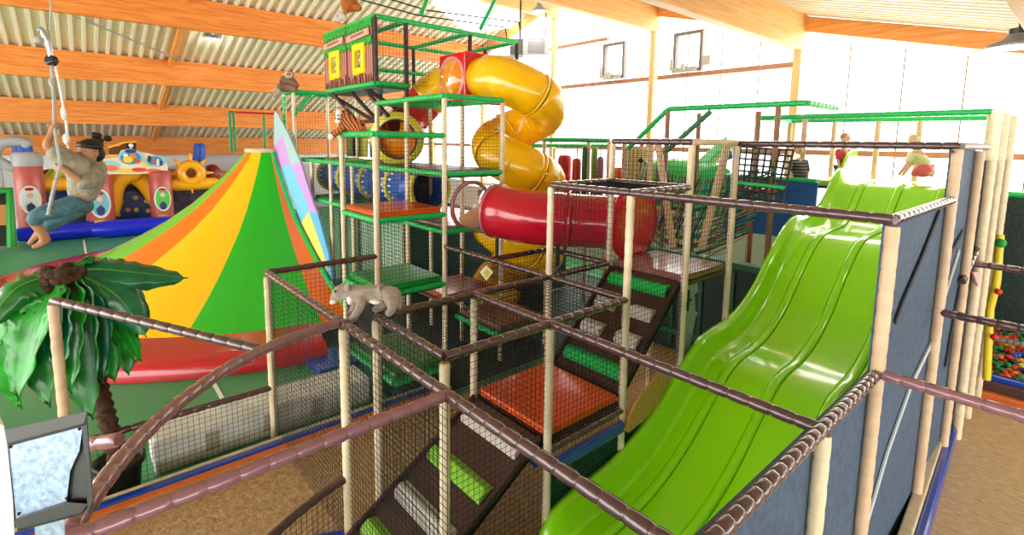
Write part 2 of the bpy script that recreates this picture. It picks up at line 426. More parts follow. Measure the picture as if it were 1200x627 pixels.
# ------------------------------------------------------------------ front climbing frame (brown rails)
def N(parent, X0, Y0, X1, Y1, z0, z1, pu=.06, m=None, r=.0028):
    return net(parent, (X0, Y0, z0), (X1-X0, Y1-Y0, 0), (0, 0, z1-z0), pu, r, m)
H = 2.36
fr = thing('climbing_structure', (x3, y2, 0), 'brown railed climbing frame with cream posts and black nets around the orange deck', 'climbing frame')
for X, Y, zt in ((x2, y1, H-.05), (x3, y1, H-.04), (x3, y2, H-.05), (x2, y2, H-.05), (x3, y3, 3.54), (x2, y3, 3.54), (x3, y4, 4.1), (x2, y4, 4.1), (x2, y5, 4.1), (x3, y5, 2.3), (x4, y4, 2.3)):
    post(fr, X, Y, 0, zt)
for a, b in (((x3, y1), (x2, y1)), ((x3, y2), (x2, y2)), ((x2, y2), (x0, y2)), ((x5, y3), (x3, y3)), ((x3, y3), (x2, y3)),
             ((x3, y1), (x3, y2)), ((x3, y2), (x3, y3)), ((x3, y3), (x3, y4)), ((x2, y1), (x2, y2)), ((x2, y2), (x2, y3)), ((x4, y3), (x4, y4)), ((x4, y4), (x3, y4))):
    rail(fr, (*a, H), (*b, H))
Z2 = 3.57
for a, b in (((x3, y3), (x2, y3)), ((x2, y3), (x0, y3)), ((x3, y3), (x3, y4)), ((x3, y4), (x2, y4)), ((x2, y3), (x2, y4))):
    rail(fr, (*a, Z2), (*b, Z2))
rail(fr, (x3, y4, 4.14), (x2, y4, 4.14)); rail(fr, (x2, y4, 4.14), (x2, y5, 4.14), cream2); rail(fr, (x2, y5, 4.13), (x0, y5, 4.13))
# low rails around the orange deck
rail(fr, (x3, y2, 1.02), (x2, y2, 1.02)); rail(fr, (x2, y2, 1.04), (x2, y3, 1.04))
# vertical nets
N(fr, x3, y1, x2, y1, 0.05, H, .062)
N(fr, x2, y1, x2, y2, 0.05, H, .062, r=.0026)
N(fr, x2, y2, x2, y3, 0.05, H, .062)
N(fr, x3, y2, x2, y2, 1.15, H, .062)
N(fr, x3, y1, x3, y2, .05, H, .062); N(fr, x3, y2, x3, y3, .05, H, .062)
N(fr, x3, y3, x2, y3, 1.2, Z2, .062); N(fr, x2, y3, x2, y4, 1.3, Z2, .062); N(fr, x3, y3, x3, y4, 1.3, Z2, .062)
N(fr, x2, y4, x2, y5, 2.4, 4.14, .062); N(fr, x3, y4, x2, y4, Z2, 4.14, .062)
N(fr, x5, y3, x3, y3, .1, H, .062); N(fr, x4, y3, x4, y4, .1, H, .07)
# cover nets
net(fr, (x3, y3, Z2), (x2-x3, 0, 0), (0, y4-y3, 0), .045, .004); net(fr, (x3, y2, H), (x2-x3, 0, 0), (0, y3-y2, 0), .085, .003)
net(fr, (x3, y1, H), (x2-x3, 0, 0), (0, y2-y1, 0), .12, .002)
net(fr, (x4, y2+.6, H), (x3-x4, 0, 0), (0, y3-y2-.6, 0), .085, .003)

# front left bay with the curved rail
fl_ = thing('climbing_structure', (-4.6, 1.85, 0), 'front left bay of the frame with a curved brown rail and pink sheen cross bar', 'climbing frame')
A2 = Vector((-4.64, 1.86, H)); J = Vector((-2.8, 1.86, H))
post(fl_, -4.58, 1.86, 0, H-.05, None, .05); post(fl_, x5, 1.84, 0, H-.06)
rail(fl_, (x5, 1.84, H), (A2.x, 1.86, H)); rail(fl_, A2, J); rail(fl_, J, (-.7, 1.88, H))
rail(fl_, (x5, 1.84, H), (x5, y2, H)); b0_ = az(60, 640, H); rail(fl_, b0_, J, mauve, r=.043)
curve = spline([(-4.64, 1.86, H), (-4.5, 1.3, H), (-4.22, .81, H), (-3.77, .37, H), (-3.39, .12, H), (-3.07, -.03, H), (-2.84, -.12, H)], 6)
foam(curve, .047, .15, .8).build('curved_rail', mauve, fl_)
low = spline([(-4.6, 1.86, .76), (-4.4, 1.3, .76), (-4.1, .83, .76), (-3.6, .42, .76), (-3.0, .2, .76)], 6)
foam(low, .044, .15, .8).build('curved_rail', brown, fl_)
rail(fl_, (x5, 1.84, .76), (x5, .3, .76), r=.044); rail(fl_, (x5, .3, .76), (x5, -1.6, .76))
rail(fl_, (-6.32, -.23, 2.57), (-4.42, 1.08, H)); post(fl_, -6.32, -.23, 0, 2.53, cream2)
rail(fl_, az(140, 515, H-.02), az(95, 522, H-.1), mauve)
N(fl_, x5, -1.0, x5, 1.84, .05, .74, .062); N(fl_, x5, 1.84, -4.6, 1.86, .05, H, .062)
N(fl_, -4.6, 1.86, -2.8, 1.86, .05, H, .062); N(fl_, x5, 1.84, x5, y2, .05, H, .062)
mb = MB()
L = resample(low, .06)
for p in L: mb.net((p.x, p.y, .05), (.004, 0, 0), (0, 0, .7), 1, 1, .0026)
for k in range(12):
    mb.tube([(p.x, p.y, .05+k*.062) for p in L], .0026, 3, cap=False)
mb.build('net', netm, fl_)

# ------------------------------------------------------------------ decks and ramps of the front frame
def deck(name, X0, X1, Y0, Y1, z, m, label, th=.09, edge=None, cat='platform', bev=.025):
    t = thing(name, ((X0+X1)/2, (Y0+Y1)/2, z-th), label, cat)
    MB().box(X0+.04, X1-.04, Y0+.04, Y1-.04, z-th, z).build('mat', m, t, bevel=bev)
    if edge is not None:
        for a, b in (((X0, Y0), (X1, Y0)), ((X1, Y0), (X1, Y1)), ((X1, Y1), (X0, Y1)), ((X0, Y1), (X0, Y0))):
            rail(t, (*a, z-th-.02), (*b, z-th-.02), edge, .05, 'edge_tube')
    else:
        MB().box(X0+.02, X1-.02, Y0+.02, Y1-.02, z-th-.05, z-th).build('board', dbrown, t)
    return t
t = deck('platform', x3, x2, y2, y3, 1.22, orange, 'glossy orange padded deck at the head of the brown rung ramp')
MB().box(x2+.03, x2+.10, y2+.06, y3-.06, .82, .96).box(x3+.06, x2-.06, y2-.10, y2-.03, .84, .98).build('edge_pad', bluep, t, bevel=.03)
t = MB().box(x2-.03, x2-.01, y2, y3+1.2, .05, .84).build('tarp', dgreen); tag(t, 'dark green sheet hanging below the orange deck beside the slide', 'tarp')
deck('platform', x3, x2, y4, y5, 2.42, maroon, 'maroon padded deck above the upper ramp beside the red tube', .1)
def ramp(X0, X1, Ya, za, Yb, zb_, cols, label, offs, name='ramp', pair=False):
    t = thing(name, ((X0+X1)/2, Ya, za), label, 'ramp')
    a = Vector(((X0+X1)/2, Ya, za)); b = Vector(((X0+X1)/2, Yb, zb_)); d = (b-a); u = d.normalized(); nrm = Vector((1, 0, 0)).cross(u)
    w = (X1-X0)/2
    MB().obox((a+b)/2-nrm*.03, d/2, Vector((w, 0, 0)), nrm*.03).build('board', dbrown, t, bevel=.01)
    for s_ in (-1, 1):
        MB().obox((a+b)/2+Vector((s_*(w-.02), 0, 0))+nrm*.0, d/2, Vector((.02, 0, 0)), nrm*.05).build('side_board', dbrown, t, bevel=.008)
    for i, (f, m) in enumerate(zip(offs, cols)):
      for c, l in ([(a+d*f, w*.82)] if not (pair and m is whiteblock) else [(a+d*f-Vector((w*.5, 0, 0)), w*.3), (a+d*f+Vector((w*.5, 0, 0)), w*.3)]):
        sec = [(-.105, 0), (-.07, .06), (.03, .075), (.105, 0)]
        poly = [c-Vector((l, 0, 0))+u*s+nrm*h for s, h in sec]
        MB().prism(poly, (2*l, 0, 0)).build('rung', m, t, bevel=.012)
    return t
ramp(x3+.05, x2-.05, 1.55, .02, y2-.03, 1.14, [limeblock, whiteblock, limeblock, whiteblock], 'brown ramp with lime green and off white rungs up to the orange deck', (.24, .44, .66, .9))
gblock = mat('green_block', (14, 196, 92), .3, coat=.4)
ramp(x3+.05, x2-.05, y3+.03, 1.16, y4+.0, 2.32, [gblock, whiteblock, whiteblock, gblock], 'upper brown ramp with green and off white rungs under the maroon deck', (.16, .42, .66, .9), pair=True)
# grey castle cut-out
P_ = lambda px, py: ax(px, py, x2-.05)
pts = [(799, 328), (806, 326), (806, 330), (812, 329), (812, 325), (818, 325), (818, 342), (814, 345), (815, 364), (818, 367), (815, 372), (810, 400), (806, 425), (795, 432)]
o = MB().prism([P_(*p) for p in pts], (-.05, 0, 0)).build('castle_panel', mat('castle_grey', (148, 158, 166), .5, noise=.1)); tag(o, 'grey castle shaped cut-out panel standing below the maroon deck', 'panel')
a = P_(806, 352); MB().box(x2-.05, x2-.035, a.y-.02, a.y+.02, a.z-.14, a.z+.14).box(x2-.05, x2-.035, a.y-.07, a.y+.07, a.z-.02, a.z+.02).build('arrow_slit', slatedk, o)
# tan woven side pad beside the slide
pts = [(778, 436), (770, 440), (752, 458), (742, 474), (731, 500), (734, 506), (752, 492), (768, 474), (779, 450)]
o = MB().prism([ax(px, py, x2+.06) for px, py in pts], (.03, 0, 0)).build('side_pad', mat('woven_tan', (196, 152, 84), .7, noise=.25, nscale=40)); tag(o, 'tan woven leaf shaped pad beside the lime slide and orange deck', 'pad')

# ------------------------------------------------------------------ lime wave slide
prof = [(11.75, 3.42), (11.3, 3.38), (11.05, 3.22), (10.75, 2.95), (10.45, 2.76), (10.1, 2.68), (9.6, 2.66), (9.2, 2.62), (8.85, 2.46), (8.4, 2.12), (7.95, 1.72), (7.5, 1.46), (7.05, 1.32), (6.6, 1.28), (6.25, 1.2), (5.85, .96), (5.4, .64), (4.95, .4), (4.5, .25), (4.05, .18), (3.7, .15), (3.52, .1), (3.46, .02)]
pc = [(p.y, p.z) for p in spline([(0, a, b) for a, b in prof], 5)]
sl = thing('wave_slide', (-2.15, 3, 0), 'wide lime green wavy plastic slide with four lanes', 'slide')
XL, XR = x2+.02, x0-.06
ridges = [x2+.47, x2+1.04, x2+1.64]
cs = [(XL-.0, .26), (XL+.05, .27), (XL+.09, .18), (XL+.16, .04), (XL+.22, 0), (XL+.25, 0)]
for rx in ridges: cs += [(rx-.075, 0), (rx-.05, 0), (rx-.045, .002), (rx-.03, .028), (rx-.012, .034), (rx+.012, .034), (rx+.03, .028), (rx+.045, .002), (rx+.05, 0), (rx+.075, 0)]
cs += [(XR-.24, 0), (XR-.2, 0.003), (XR-.15, .05), (XR-.08, .2), (XR, .24)]
vs = []; n = len(cs)
for i, (Y, z) in enumerate(pc):
    j0, j1 = max(i-1, 0), min(i+1, len(pc)-1)
    ty, tz = pc[j1][0]-pc[j0][0], pc[j1][1]-pc[j0][1]; l = math.hypot(ty, tz)
    ny, nz = tz/l, -ty/l
    for X, h in cs: vs.append((X, Y+ny*h*.6, z+max(nz, .5)*h))
fs = [(i*n+k, i*n+k+1, (i+1)*n+k+1, (i+1)*n+k) for i in range(len(pc)-1) for k in range(n-1)]
mb = MB().add(vs, fs, 0, True); o = mb.build('slide_bed', lime, sl)
so = o.modifiers.new('solid', 'SOLIDIFY'); so.thickness = .03; so.offset = -1
# raised entry wings
for X, sg in ((XL, 1),):
    pw = [(12.25, 4.05), (12.05, 4.1), (11.7, 3.95), (11.2, 3.5), (10.8, 3.2), (10.6, 2.9), (11.2, 3.2), (11.75, 3.42), (12.2, 3.45)]
    MB().prism([(X, a, b) for a, b in pw], (.06*sg, 0, 0)).build('side_wing', lime, sl, bevel=.02)
for Yj in (9.75, 6.55):
    z = [b for a, b in pc if a <= Yj][0]
    MB().box(XL+.2, XR-.2, Yj-.006, Yj+.006, z+.0, z+.008).build('joint', mat('lime_dark', (92, 160, 8), .4), sl)
# side panel frame right of the slide
sf = thing('slide_side_frame', (x0, y3, 0), 'side frame of the lime slide with slate grey panels and cream posts', 'slide frame')
for Y, zt in ((y2+.05, H-.05), (y3, Z2-.05), (y5-.12, 4.1), (8.45, 4.08), (y1+.0, H-.05)):
    post(sf, x0, Y, 0, zt, cream2 if zt > 2.4 else cream, .05)
rail(sf, (x0, .9, H), (x0, y3, H), pitch=.1); rail(sf, (x0, y3, Z2), (x0, y5-.1, Z2)); rail(sf, (x0, y5, 4.13), (x0, 9.0, 4.13), mat('grey_vinyl', (128, 118, 116), .4))
PXN = x0-.045
def panel(Y0, Y1, z1): MB().box(PXN-.02, PXN, Y0, Y1, .02, z1).build('panel', slate, sf)
panel(.7, y2, H); panel(y2, y3, H); panel(y3, y5-.12, Z2); panel(y5-.12, 8.45, 4.1)
panel(8.45, 9.05, .1)
MB().box(x0-.045, x0-.02, 8.5, 12.1, .02, 3.95).build('panel', slatedk, sf)
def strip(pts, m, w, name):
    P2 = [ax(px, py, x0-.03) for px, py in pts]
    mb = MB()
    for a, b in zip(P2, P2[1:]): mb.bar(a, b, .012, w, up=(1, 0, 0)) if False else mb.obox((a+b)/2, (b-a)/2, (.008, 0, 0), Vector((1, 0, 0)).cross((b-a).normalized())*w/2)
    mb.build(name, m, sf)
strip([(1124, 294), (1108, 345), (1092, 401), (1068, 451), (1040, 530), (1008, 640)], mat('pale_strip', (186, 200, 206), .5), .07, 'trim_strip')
strip([(1101, 248), (1080, 302), (1057, 356), (1049, 378)], slatedk, .05, 'seam')  # these dark strips stand in for shadow lines and the slide edge behind
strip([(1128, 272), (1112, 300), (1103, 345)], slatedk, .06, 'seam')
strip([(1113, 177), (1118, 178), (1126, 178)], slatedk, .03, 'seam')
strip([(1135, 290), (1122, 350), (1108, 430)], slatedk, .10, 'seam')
for Y in (9.25, 10.1, 11.1): post(sf, x0+.03, Y, 0, 4.62, cream, .06)
# cross rails to the right of the side frame
rc = thing('side_rails', (x0, y3, 0), 'brown rails running right from the slide frame above the tan floor', 'rails')
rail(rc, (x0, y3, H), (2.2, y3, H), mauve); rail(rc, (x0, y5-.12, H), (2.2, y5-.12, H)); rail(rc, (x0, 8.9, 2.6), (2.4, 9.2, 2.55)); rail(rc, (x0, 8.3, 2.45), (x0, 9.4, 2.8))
# kerb on the right
kb = thing('foam_kerb', (x0, 6, 0), 'blue and tan foam kerb on the tan floor along the slate panels', 'kerb')
ka, kb_ = az(1056, 640, .24), az(1106, 494, .24); kd = (kb_-ka).normalized(); ks = Vector((kd.y, -kd.x, 0))
ka -= kd*1.2; ka.z = kb_.z = .13
MB().bar(ka, kb_, .11, .26).build('top_pad', tanpad, kb, bevel=.015)
ka2, kb2 = ka+ks*.105, kb_+ks*.105; ka2.z = kb2.z = .105
MB().bar(ka2, kb2, .10, .21).build('side_pad', bluep, kb, bevel=.03)
# ------------------------------------------------------------------ green tower
tw = thing('play_tower', (x6, y3, 0), 'tall green railed play tower with cream posts behind the orange top deck', 'play tower')
for X, Y, zt in ((x5, y2, 4.16), (x6, y2, 4.2), (x5, y3, 4.8), (x7, y3, 4.8), (x5, y4, 4.8), (x6, y3, 4.8), (x6, y4, 4.8), (x7, y4, 4.8), (x8, y3, 3.6), (x9, y3, 3.6), (x9, y4, 3.6), (x8, y4, 3.6), (x5, y5, 3.0), (x6, y5, 3.0)):
    post(tw, X, Y, 0, zt)
for X, Y in ((x11, y3), (x11-.8, y3), (x11, y4), (x10, y4), (x10, y3), (x11-.8, y4)):
    post(tw, X, Y, 0, 5.35 if X < -14 else 3.6 if Y == y3 else 5.3)
G = lambda a, b, nm='rail': rail(tw, a, b, green, .05, nm)
for z in (4.84,):
    G((x7, y3, z), (x5, y3, z)); G((x5, y3, z), (x5, y4, z)); G((x7, y4, z), (x5, y4, z)); G((x7, y3, z), (x7, y4, z)); G((x6, y3, z), (x6, y4, z))
for z in (3.57,):
    G((x11, y3, z), (x5, y3, z)); G((x5, y3, z), (x5, y4, z)); G((x11, y4, z), (x5, y4, z)); G((x11, y3, z), (x11, y4, z)); G((x9, y3, z), (x9, y4, z))
G((x6, y2, 4.2), (x5, y2, 4.2)); G((x5, y2, 4.2), (x5, y3, 4.2)); G((x6, y2, 4.2), (x6, y3, 4.2))
G((x6, y2, 2.9), (x5, y2, 2.9)); G((x5, y2, 2.9), (x5, y3, 2.9)); G((x6, y2, 2.9), (x6, y3, 2.9))
G((x6, y2, 1.72), (x5, y2, 1.72)); G((x5, y2, 1.72), (x5, y3, 1.72)); G((x6, y2, 1.72), (x6, y3, 1.72))
G((x11, y3, 2.6), (x5, y3, 2.6)); G((x5, y3, 2.6), (x5, y4+.4, 2.6)); G((x11, y4, 2.6), (x6, y4, 2.6))
G((x11-.8, y3, 5.4), (x11, y3, 5.4)); G((x11, y3, 5.4), (x11, y4, 5.4)); G((x11, y4, 5.4), (x11-.8, y4, 5.4)); G((x11-.8, y3, 5.4), (x11-.8, y4, 5.4))
G((x11, y3, 4.75), (x11, y3+.5, 5.35)); G((x11, y4, 4.4), (x9, y4, 4.4)); G((x11-.8, y3, 4.2), (x11-.8, y3, 5.3), 'edge_tube')
# nets of the tower
N(tw, x5, y3, x5, y4, 3.6, 4.82, .062); N(tw, x7, y3, x5, y3, 3.6, 4.82, .062)
N(tw, x6, y2, x5, y2, 3.0, 4.2, .062); N(tw, x5, y2, x5, y3, 3.0, 4.2, .062)
N(tw, x6, y2, x5, y2, .1, 2.9, .062); N(tw, x5, y2, x5, y3, .1, 2.9, .062); N(tw, x5, y3, x5, y4, .1, 3.5, .062)
N(tw, x11, y3, x7, y3, 2.7, 3.55, .075); N(tw, x11, y3, x11, y4, 3.6, 5.35, .08); N(tw, x11, y4, x9, y4, 3.6, 5.3, .08)
N(tw, x11, y3, x6, y3, .1, 2.6, .075, netgreen, .006)
# decks of the tower
def tdeck(X0, X1, Y0, Y1, z, m, label, th=.1): return deck('platform', X0, X1, Y0, Y1, z, m, label, th)
tdeck(x6, x5, y2, y3, 3.03, orange, 'orange padded deck edged in green at mid height of the tower')
tdeck(x6, x5, y2, y3, 1.86, greenmat, 'green padded deck low in the tower behind the grey plush cat', .16)
tdeck(x7, x5, y3, y4, 3.63, dbrown, 'dark brown top floor of the tower under the green roof rails', .08)
wdeck = mat('worn_beige_deck', (172, 150, 126), .35, noise=.3, nscale=3, coat=.3)
tdeck(x7, x5, y3+.05, y4+.4, 2.68, wdeck, 'worn beige deck edged in green beneath the orange tower deck', .08)
tdeck(x5+.05, x4, y3+.2, y4, 1.25, maroon, 'small maroon deck edged in green behind the brown frame rails', .1)
tdeck(x6, x5-.1, y3+.05, y4, 1.45, mat('red_mat', (176, 62, 34), .35, coat=.4), 'red brown deck low in the tower right of the green deck', .1)
for z, X0, X1, Y0, Y1 in ((1.12, x5+.05, x4, y3+.2, y4),):
    G((X0, Y0, z), (X1, Y0, z)); G((X1, Y0, z), (X1, Y1, z))
tdeck(x10, x7, y3, y4+.4, 2.7, mat('dull_green_floor', (30, 110, 66), .5, noise=.2), 'dull green floor under the blue crawl tunnel', .08)
# dark lower tower sheet, and one added for the darkness behind the spiral slide
for (X, Y, X1, Y1, z0, z1, lab) in ((x10, y4+1.3, x5, y4+1.3, .05, 2.55, 'dark crumpled sheet behind the lower tower posts'), (-9.6, y4+1.4, -9.6, y4+4.5, .05, 3.0, 'dark sheet added for the darkness well behind the spiral slide')):
    o = MB().box(min(X, X1), max(X, X1)+.02, min(Y, Y1), max(Y, Y1)+.02, z0, z1).build('tarp', dgnet); tag(o, lab, 'tarp')
# decorative panels (round windows) at the back of the tower
for X, m, lab in ((x11+.7, mat('panel_olive', (130, 148, 60), .5), 'olive green back panel of the left tower bay'), (x10-.1, mat('panel_yellow', (196, 184, 66), .5), 'yellow back panel between the tower posts'), (x9-.3, mat('panel_blue', (58, 108, 138), .5), 'blue back panel behind the plush tiger')):
    o = MB().box(X-.45, X+.45, y4+.12, y4+.15, 3.65, 4.9 if 'olive' in lab else 4.35).build('back_panel', m, tw)

# ------------------------------------------------------------------ jungle hut
hb, ht = 5.26, 6.5
hut = thing('jungle_hut', (x8, y3, hb), 'striped jungle hut with two yellow windows perched high on the tower', 'hut')
hutpost = mat('hut_post', (64, 44, 44), .5, noise=.3, nscale=30)
plank = stripes('plank_stripes', [(206, 136, 124), (86, 42, 36)], 'X', .045)
leafy = mat('leaf_print', (18, 150, 44), .5, noise=.5, nscale=12)
signm = mat('sign_board', (206, 160, 140), .5)
Yf = y3-.02
for k, (Xa, Xb) in enumerate(((x9, (x9+x7)/2-.03), ((x9+x7)/2+.03, x7-.03))):
    xm = (Xa+Xb)/2; wx, wz0, wz1 = .25, hb+.22, hb+.76
    m = MB()
    m.box(Xa, xm-wx, Yf-.03, Yf, hb, ht-.05, 0).box(xm+wx, Xb, Yf-.03, Yf, hb, ht-.05, 0).box(xm-wx, xm+wx, Yf-.03, Yf, hb, wz0, 0).box(xm-wx, xm+wx, Yf-.03, Yf, wz1, ht-.05, 0)
    wp = m.build('wall_panel', plank, hut)
    f = MB(); t_ = .1
    f.box(xm-wx-.03, xm-wx+t_, Yf-.08, Yf, wz0-.03, wz1+.03).box(xm+wx-t_, xm+wx+.03, Yf-.08, Yf, wz0-.03, wz1+.03).box(xm-wx+t_, xm+wx-t_, Yf-.08, Yf, wz1-t_, wz1+.03).box(xm-wx+t_, xm+wx-t_, Yf-.08, Yf, wz0-.03, wz0+t_)
    f.build('window_frame', mat('hut_yellow', (250, 214, 20), .4), wp, bevel=.015)
    lf = MB(); nn = 14
    for b_, t2 in ((ht-.22, ht-.02), (ht-.54, ht-.36)):
        pts = [(Xa, Yf-.05, t2)]+[(Xa+(Xb-Xa)*(i+.5*(i % 2 == 0)*0)/nn, Yf-.05, b_+(.07 if i % 2 else 0)) for i in range(nn+1)]+[(Xb, Yf-.05, t2)]
        lf.prism(pts, (0, .018, 0))
    lf.build('leaf_fringe', leafy, wp)
    sg = MB().prism([(Xa+.06, Yf-.085, ht-.38), (Xb-.06, Yf-.085, ht-.34), (Xb-.08, Yf-.085, ht-.21), (Xa+.05, Yf-.085, ht-.25)], (0, .03, 0)).build('sign', signm, wp)
    mk = MB()
    for i in range(9): mk.box(xm-.3+i*.07, xm-.26+i*.07, Yf-.09, Yf-.084, ht-.315+i*.003, ht-.275+i*.003)
    mk.build('sign_marks', mat('sign_ink', (110, 40, 30), .5), wp)
    gr = MB()
    for i in range(9):
        xx = Xa+.06+(Xb-Xa-.12)*i/8; gr.prism([(xx-.05, Yf-.05, hb), (xx+.05, Yf-.05, hb), (xx+random.uniform(-.03, .03), Yf-.05, hb+random.uniform(.14, .24))], (0, .015, 0))
    gr.build('grass_fringe', mat('grass_print', (120, 76, 58), .5), wp)
HP = lambda X, Y, z0=hb, z1=ht: foam([(X, Y, z0), (X, Y, z1)], .05, .12, .85).build('post', hutpost, hut)
YR = [y3, 5.3, 6.9, 8.3]
for Y in YR: HP(x7, Y, hb if Y != 5.3 else 4.6)
for Y in YR[1:]: HP(x9, Y)
HP(x9, y3); HP((x9+x7)/2, y3); HP((x9+x7)/2, 8.3)
HG = lambda a, b: foam([a, b], .055, .15, .86).build('rail', green, hut)
HG((x9, y3, ht), (x7, y3, ht)); HG((x7, y3, ht), (x7, 8.3, ht)); HG((x9, y3, ht), (x9, 8.3, ht)); HG((x9, 8.3, ht), (x7, 8.3, ht))
for Y in (5.3, 6.9): HG((x9, Y, ht), (x7, Y, ht))
HG((x9, 6.2, ht-.02), (x7, 4.9, ht-.02)) if False else None
HG((x9, y3-.02, hb-.03), (x7, y3-.02, hb-.03)); HG((x7, y3, hb-.03), (x7, 5.35, hb-.03)); HG((x9, 5.35, hb-.03), (x7, 5.35, hb-.03)); HG((x9, y3, hb-.03), (x9, 5.35, hb-.03))
HG((x9, 5.35, 5.85), (x9, 8.3, 5.85))
MB().box(x9, x7, y3, 5.35, hb-.12, hb-.06).build('floor_board', mat('hut_floor', (24, 92, 60), .5), hut)
net(hut, (x7, y3, hb), (0, 8.3-y3, 0), (0, 0, ht-hb), .075, .003); net(hut, (x9, y3, hb), (0, 8.3-y3, 0), (0, 0, ht-hb), .075, .003)
br = lambda a, b: foam([a, b], .045, .2, .9).build('brace', hutpost, hut)
br((x9+.1, y3, hb-.1), (x8-.1, y4, 4.2)); br((x8, y3, hb-.1), (x8+.3, y4-.2, 4.0)); br((x7-.5, y3, hb-.1), (x7-.2, y4, 4.4)); br((x9+.3, y3, hb-.1), (x8, y3+.1, 4.55)); br((x8+.5, y3+.1, hb-.1), (x7-.1, y3+.3, 4.6)); br((x9, y4-.5, 4.55), (x7, y4-.5, 4.55))
br((x8-.02, y4-.5, 3.6), (x8-.02, y4-.5, hb))
for px, py, px2, py2 in ((563, 34, 584, -8), (494, 16, 505, -12)):
    a = ax(px, py, x7); d_ = ray(px2, py2); b = CAM+d_*((a-CAM).length/d_.length*1.06)
    foam([a, b], .05, .2, .9).build('hanger', green, hut)

# ------------------------------------------------------------------ tubes
def ringed(pts, r, m, name, parent, step=.9, n=24, fl=.022):
    P = pts; mb = MB().tube(P, r, n, 0, cap=False)
    o = mb.build(name, m, parent); so = o.modifiers.new('solid', 'SOLIDIFY'); so.thickness = .015
    return o
def flange(c, axis, r, m, parent, name='flange', w=.04, h=.05):
    return MB().lathe(c, [(r-.01, -w), (r+h, -w), (r+h, w), (r-.01, w)], 28, 0, axis).build(name, m, parent)
sp = thing('spiral_tube_slide', (-7.8, 6.9, 0), 'yellow spiral tube slide winding down from the red box', 'tube slide')
cx, cy, R_ = -7.78, 6.92, .54
pts = [Vector((-8.3, 6.36, 5.36)), Vector((-8.05, 6.37, 5.36))]
def hel(th): return Vector((cx+R_*math.sin(th), cy-R_*math.cos(th), 5.36-1.5*th/(2*PI)))
TH = 2*PI*3.1
seg = []
N_ = 124
allp = [hel(TH*i/N_) for i in range(N_+1)]
allp = [Vector((-8.3, 6.36, 5.36)), Vector((-8.0, 6.36, 5.36))]+allp[1:]
k0 = 0; per = 10
while k0 < len(allp)-1:
    k1 = min(k0+per, len(allp)-1)
    ringed(allp[k0:k1+1], .44, yellowp, 'tube_section', sp)
    if k1 < len(allp)-1: flange(allp[k1], allp[k1]-allp[k1-1], .44, yellowp, sp, w=.02, h=.015)
    k0 = k1
# red junction box with dome
rb = thing('junction_box', (-8.7, 6.35, 4.9), 'red plastic box with a clear domed window at the top of the spiral slide', 'tube box')
MB().box(-9.16, -8.24, 5.9, 6.84, 4.86, 5.86).build('body', redp, rb, bevel=.03)
c = Vector((-8.7, 5.9, 5.36))
MB().lathe(c, [(.44, .03), (.44, -.03), (.39, -.03), (.39, .03)], 28, 0, (0, 1, 0)).build('window_ring', mat('pale_pink', (236, 150, 150), .2, coat=.5), rb)
MB().lathe(c, [(.39, -.012), (.385, -.02), (.3, -.1), (.15, -.15), (0, -.165)], 28, 0, (0, 1, 0)).build('dome', mat('amber_dome', (248, 150, 30), .08, trans=.25, coat=.8), rb)
# entry tube
et = thing('entry_tube', (-9.5, 5.2, 3.7), 'yellow and red tube with a round mouth opening onto the tower floor', 'tube')
ep = spline([(-9.1, 6.34, 5.38), (-9.6, 6.2, 5.25), (-9.95, 5.95, 4.9), (-9.98, 5.6, 4.48), (-9.75, 5.3, 4.2), (-9.55, 5.12, 4.14)], 6)
ringed(ep[:11], .42, yellowp, 'tube_section', et); ringed(ep[10:21], .42, redp, 'tube_section', et); ringed(ep[20:], .42, yellowp, 'tube_section', et)
axm = (ep[-1]-ep[-2]).normalized()
MB().lathe(ep[-1], [(.4, -.04), (.56, -.04), (.56, .03), (.4, .03)], 30, 0, axm).build('mouth_ring', mat('mouth_yellow', (232, 222, 70), .3, coat=.4), et)
MB().lathe(ep[-1], [(.42, .032), (.42, .05), (.385, .05), (.385, .032)], 30, 0, axm).build('mouth_trim', darkmetal, et)
MB().lathe(ep[-1]-axm*.12, [(0, 0), (.41, 0), (.41, .01), (0, .01)], 28, 0, axm, a0=2.4, a1=2.4+5.1).build('mouth_disc', orangep, et)
# red crossing tube
rt = thing('crawl_tube', (-5.8, 5.9, 2.4), 'red tube with a clear first section crossing from the tower to the maroon deck', 'tube')
rp = spline([(-7.05, 5.2, 3.0), (-6.4, 5.24, 2.98), (-5.85, 5.45, 2.93), (-5.4, 5.85, 2.9), (-5.1, 6.2, 2.88), (-4.8, 6.4, 2.88), (-4.58, 6.45, 2.88)], 6)
ringed(rp[:7], .42, clear, 'clear_section', rt); ringed(rp[6:19], .43, redclear, 'tube_section', rt); ringed(rp[18:], .42, redclear, 'tube_section', rt)
for i in (0, 6, 18, 30): flange(rp[i], rp[min(i+1, len(rp)-1)]-rp[max(i-1, 0)], .42, mat('clear_flange', (214, 120, 126), .15, trans=.3, coat=.5) if i < 7 else redclear, rt, w=.022, h=.03)
MB().lathe(rp[0], [(.41, -.02), (.41, .02), (.38, .02), (.38, -.02)], 28, 0, (1, 0, 0)).build('end_ring', darkmetal, rt)
MB().lathe(rp[0]+Vector((.1, 0, 0)), [(0, 0), (.385, 0), (.385, .015), (0, .015)], 26, 0, (1, 0, .0), a0=PI*1.15, a1=PI*2.15).build('inner_pad', mat('dull_yellow', (246, 206, 40), .4), rt)
MB().lathe((-4.56, 6.45, 2.9), [(.3, -.03), (.58, -.03), (.6, 0), (.58, .03), (.43, .035), (0, .05)], 32, 0, (1, 0, 0)).build('end_plate', redp, rt)
for q_ in ((-6.4, 5.24), (-5.5, 5.75)):
    MB().tube([(q_[0], q_[1], 2.15), (q_[0], q_[1], 2.58)], .03, 8).build('support', darkmetal, rt)
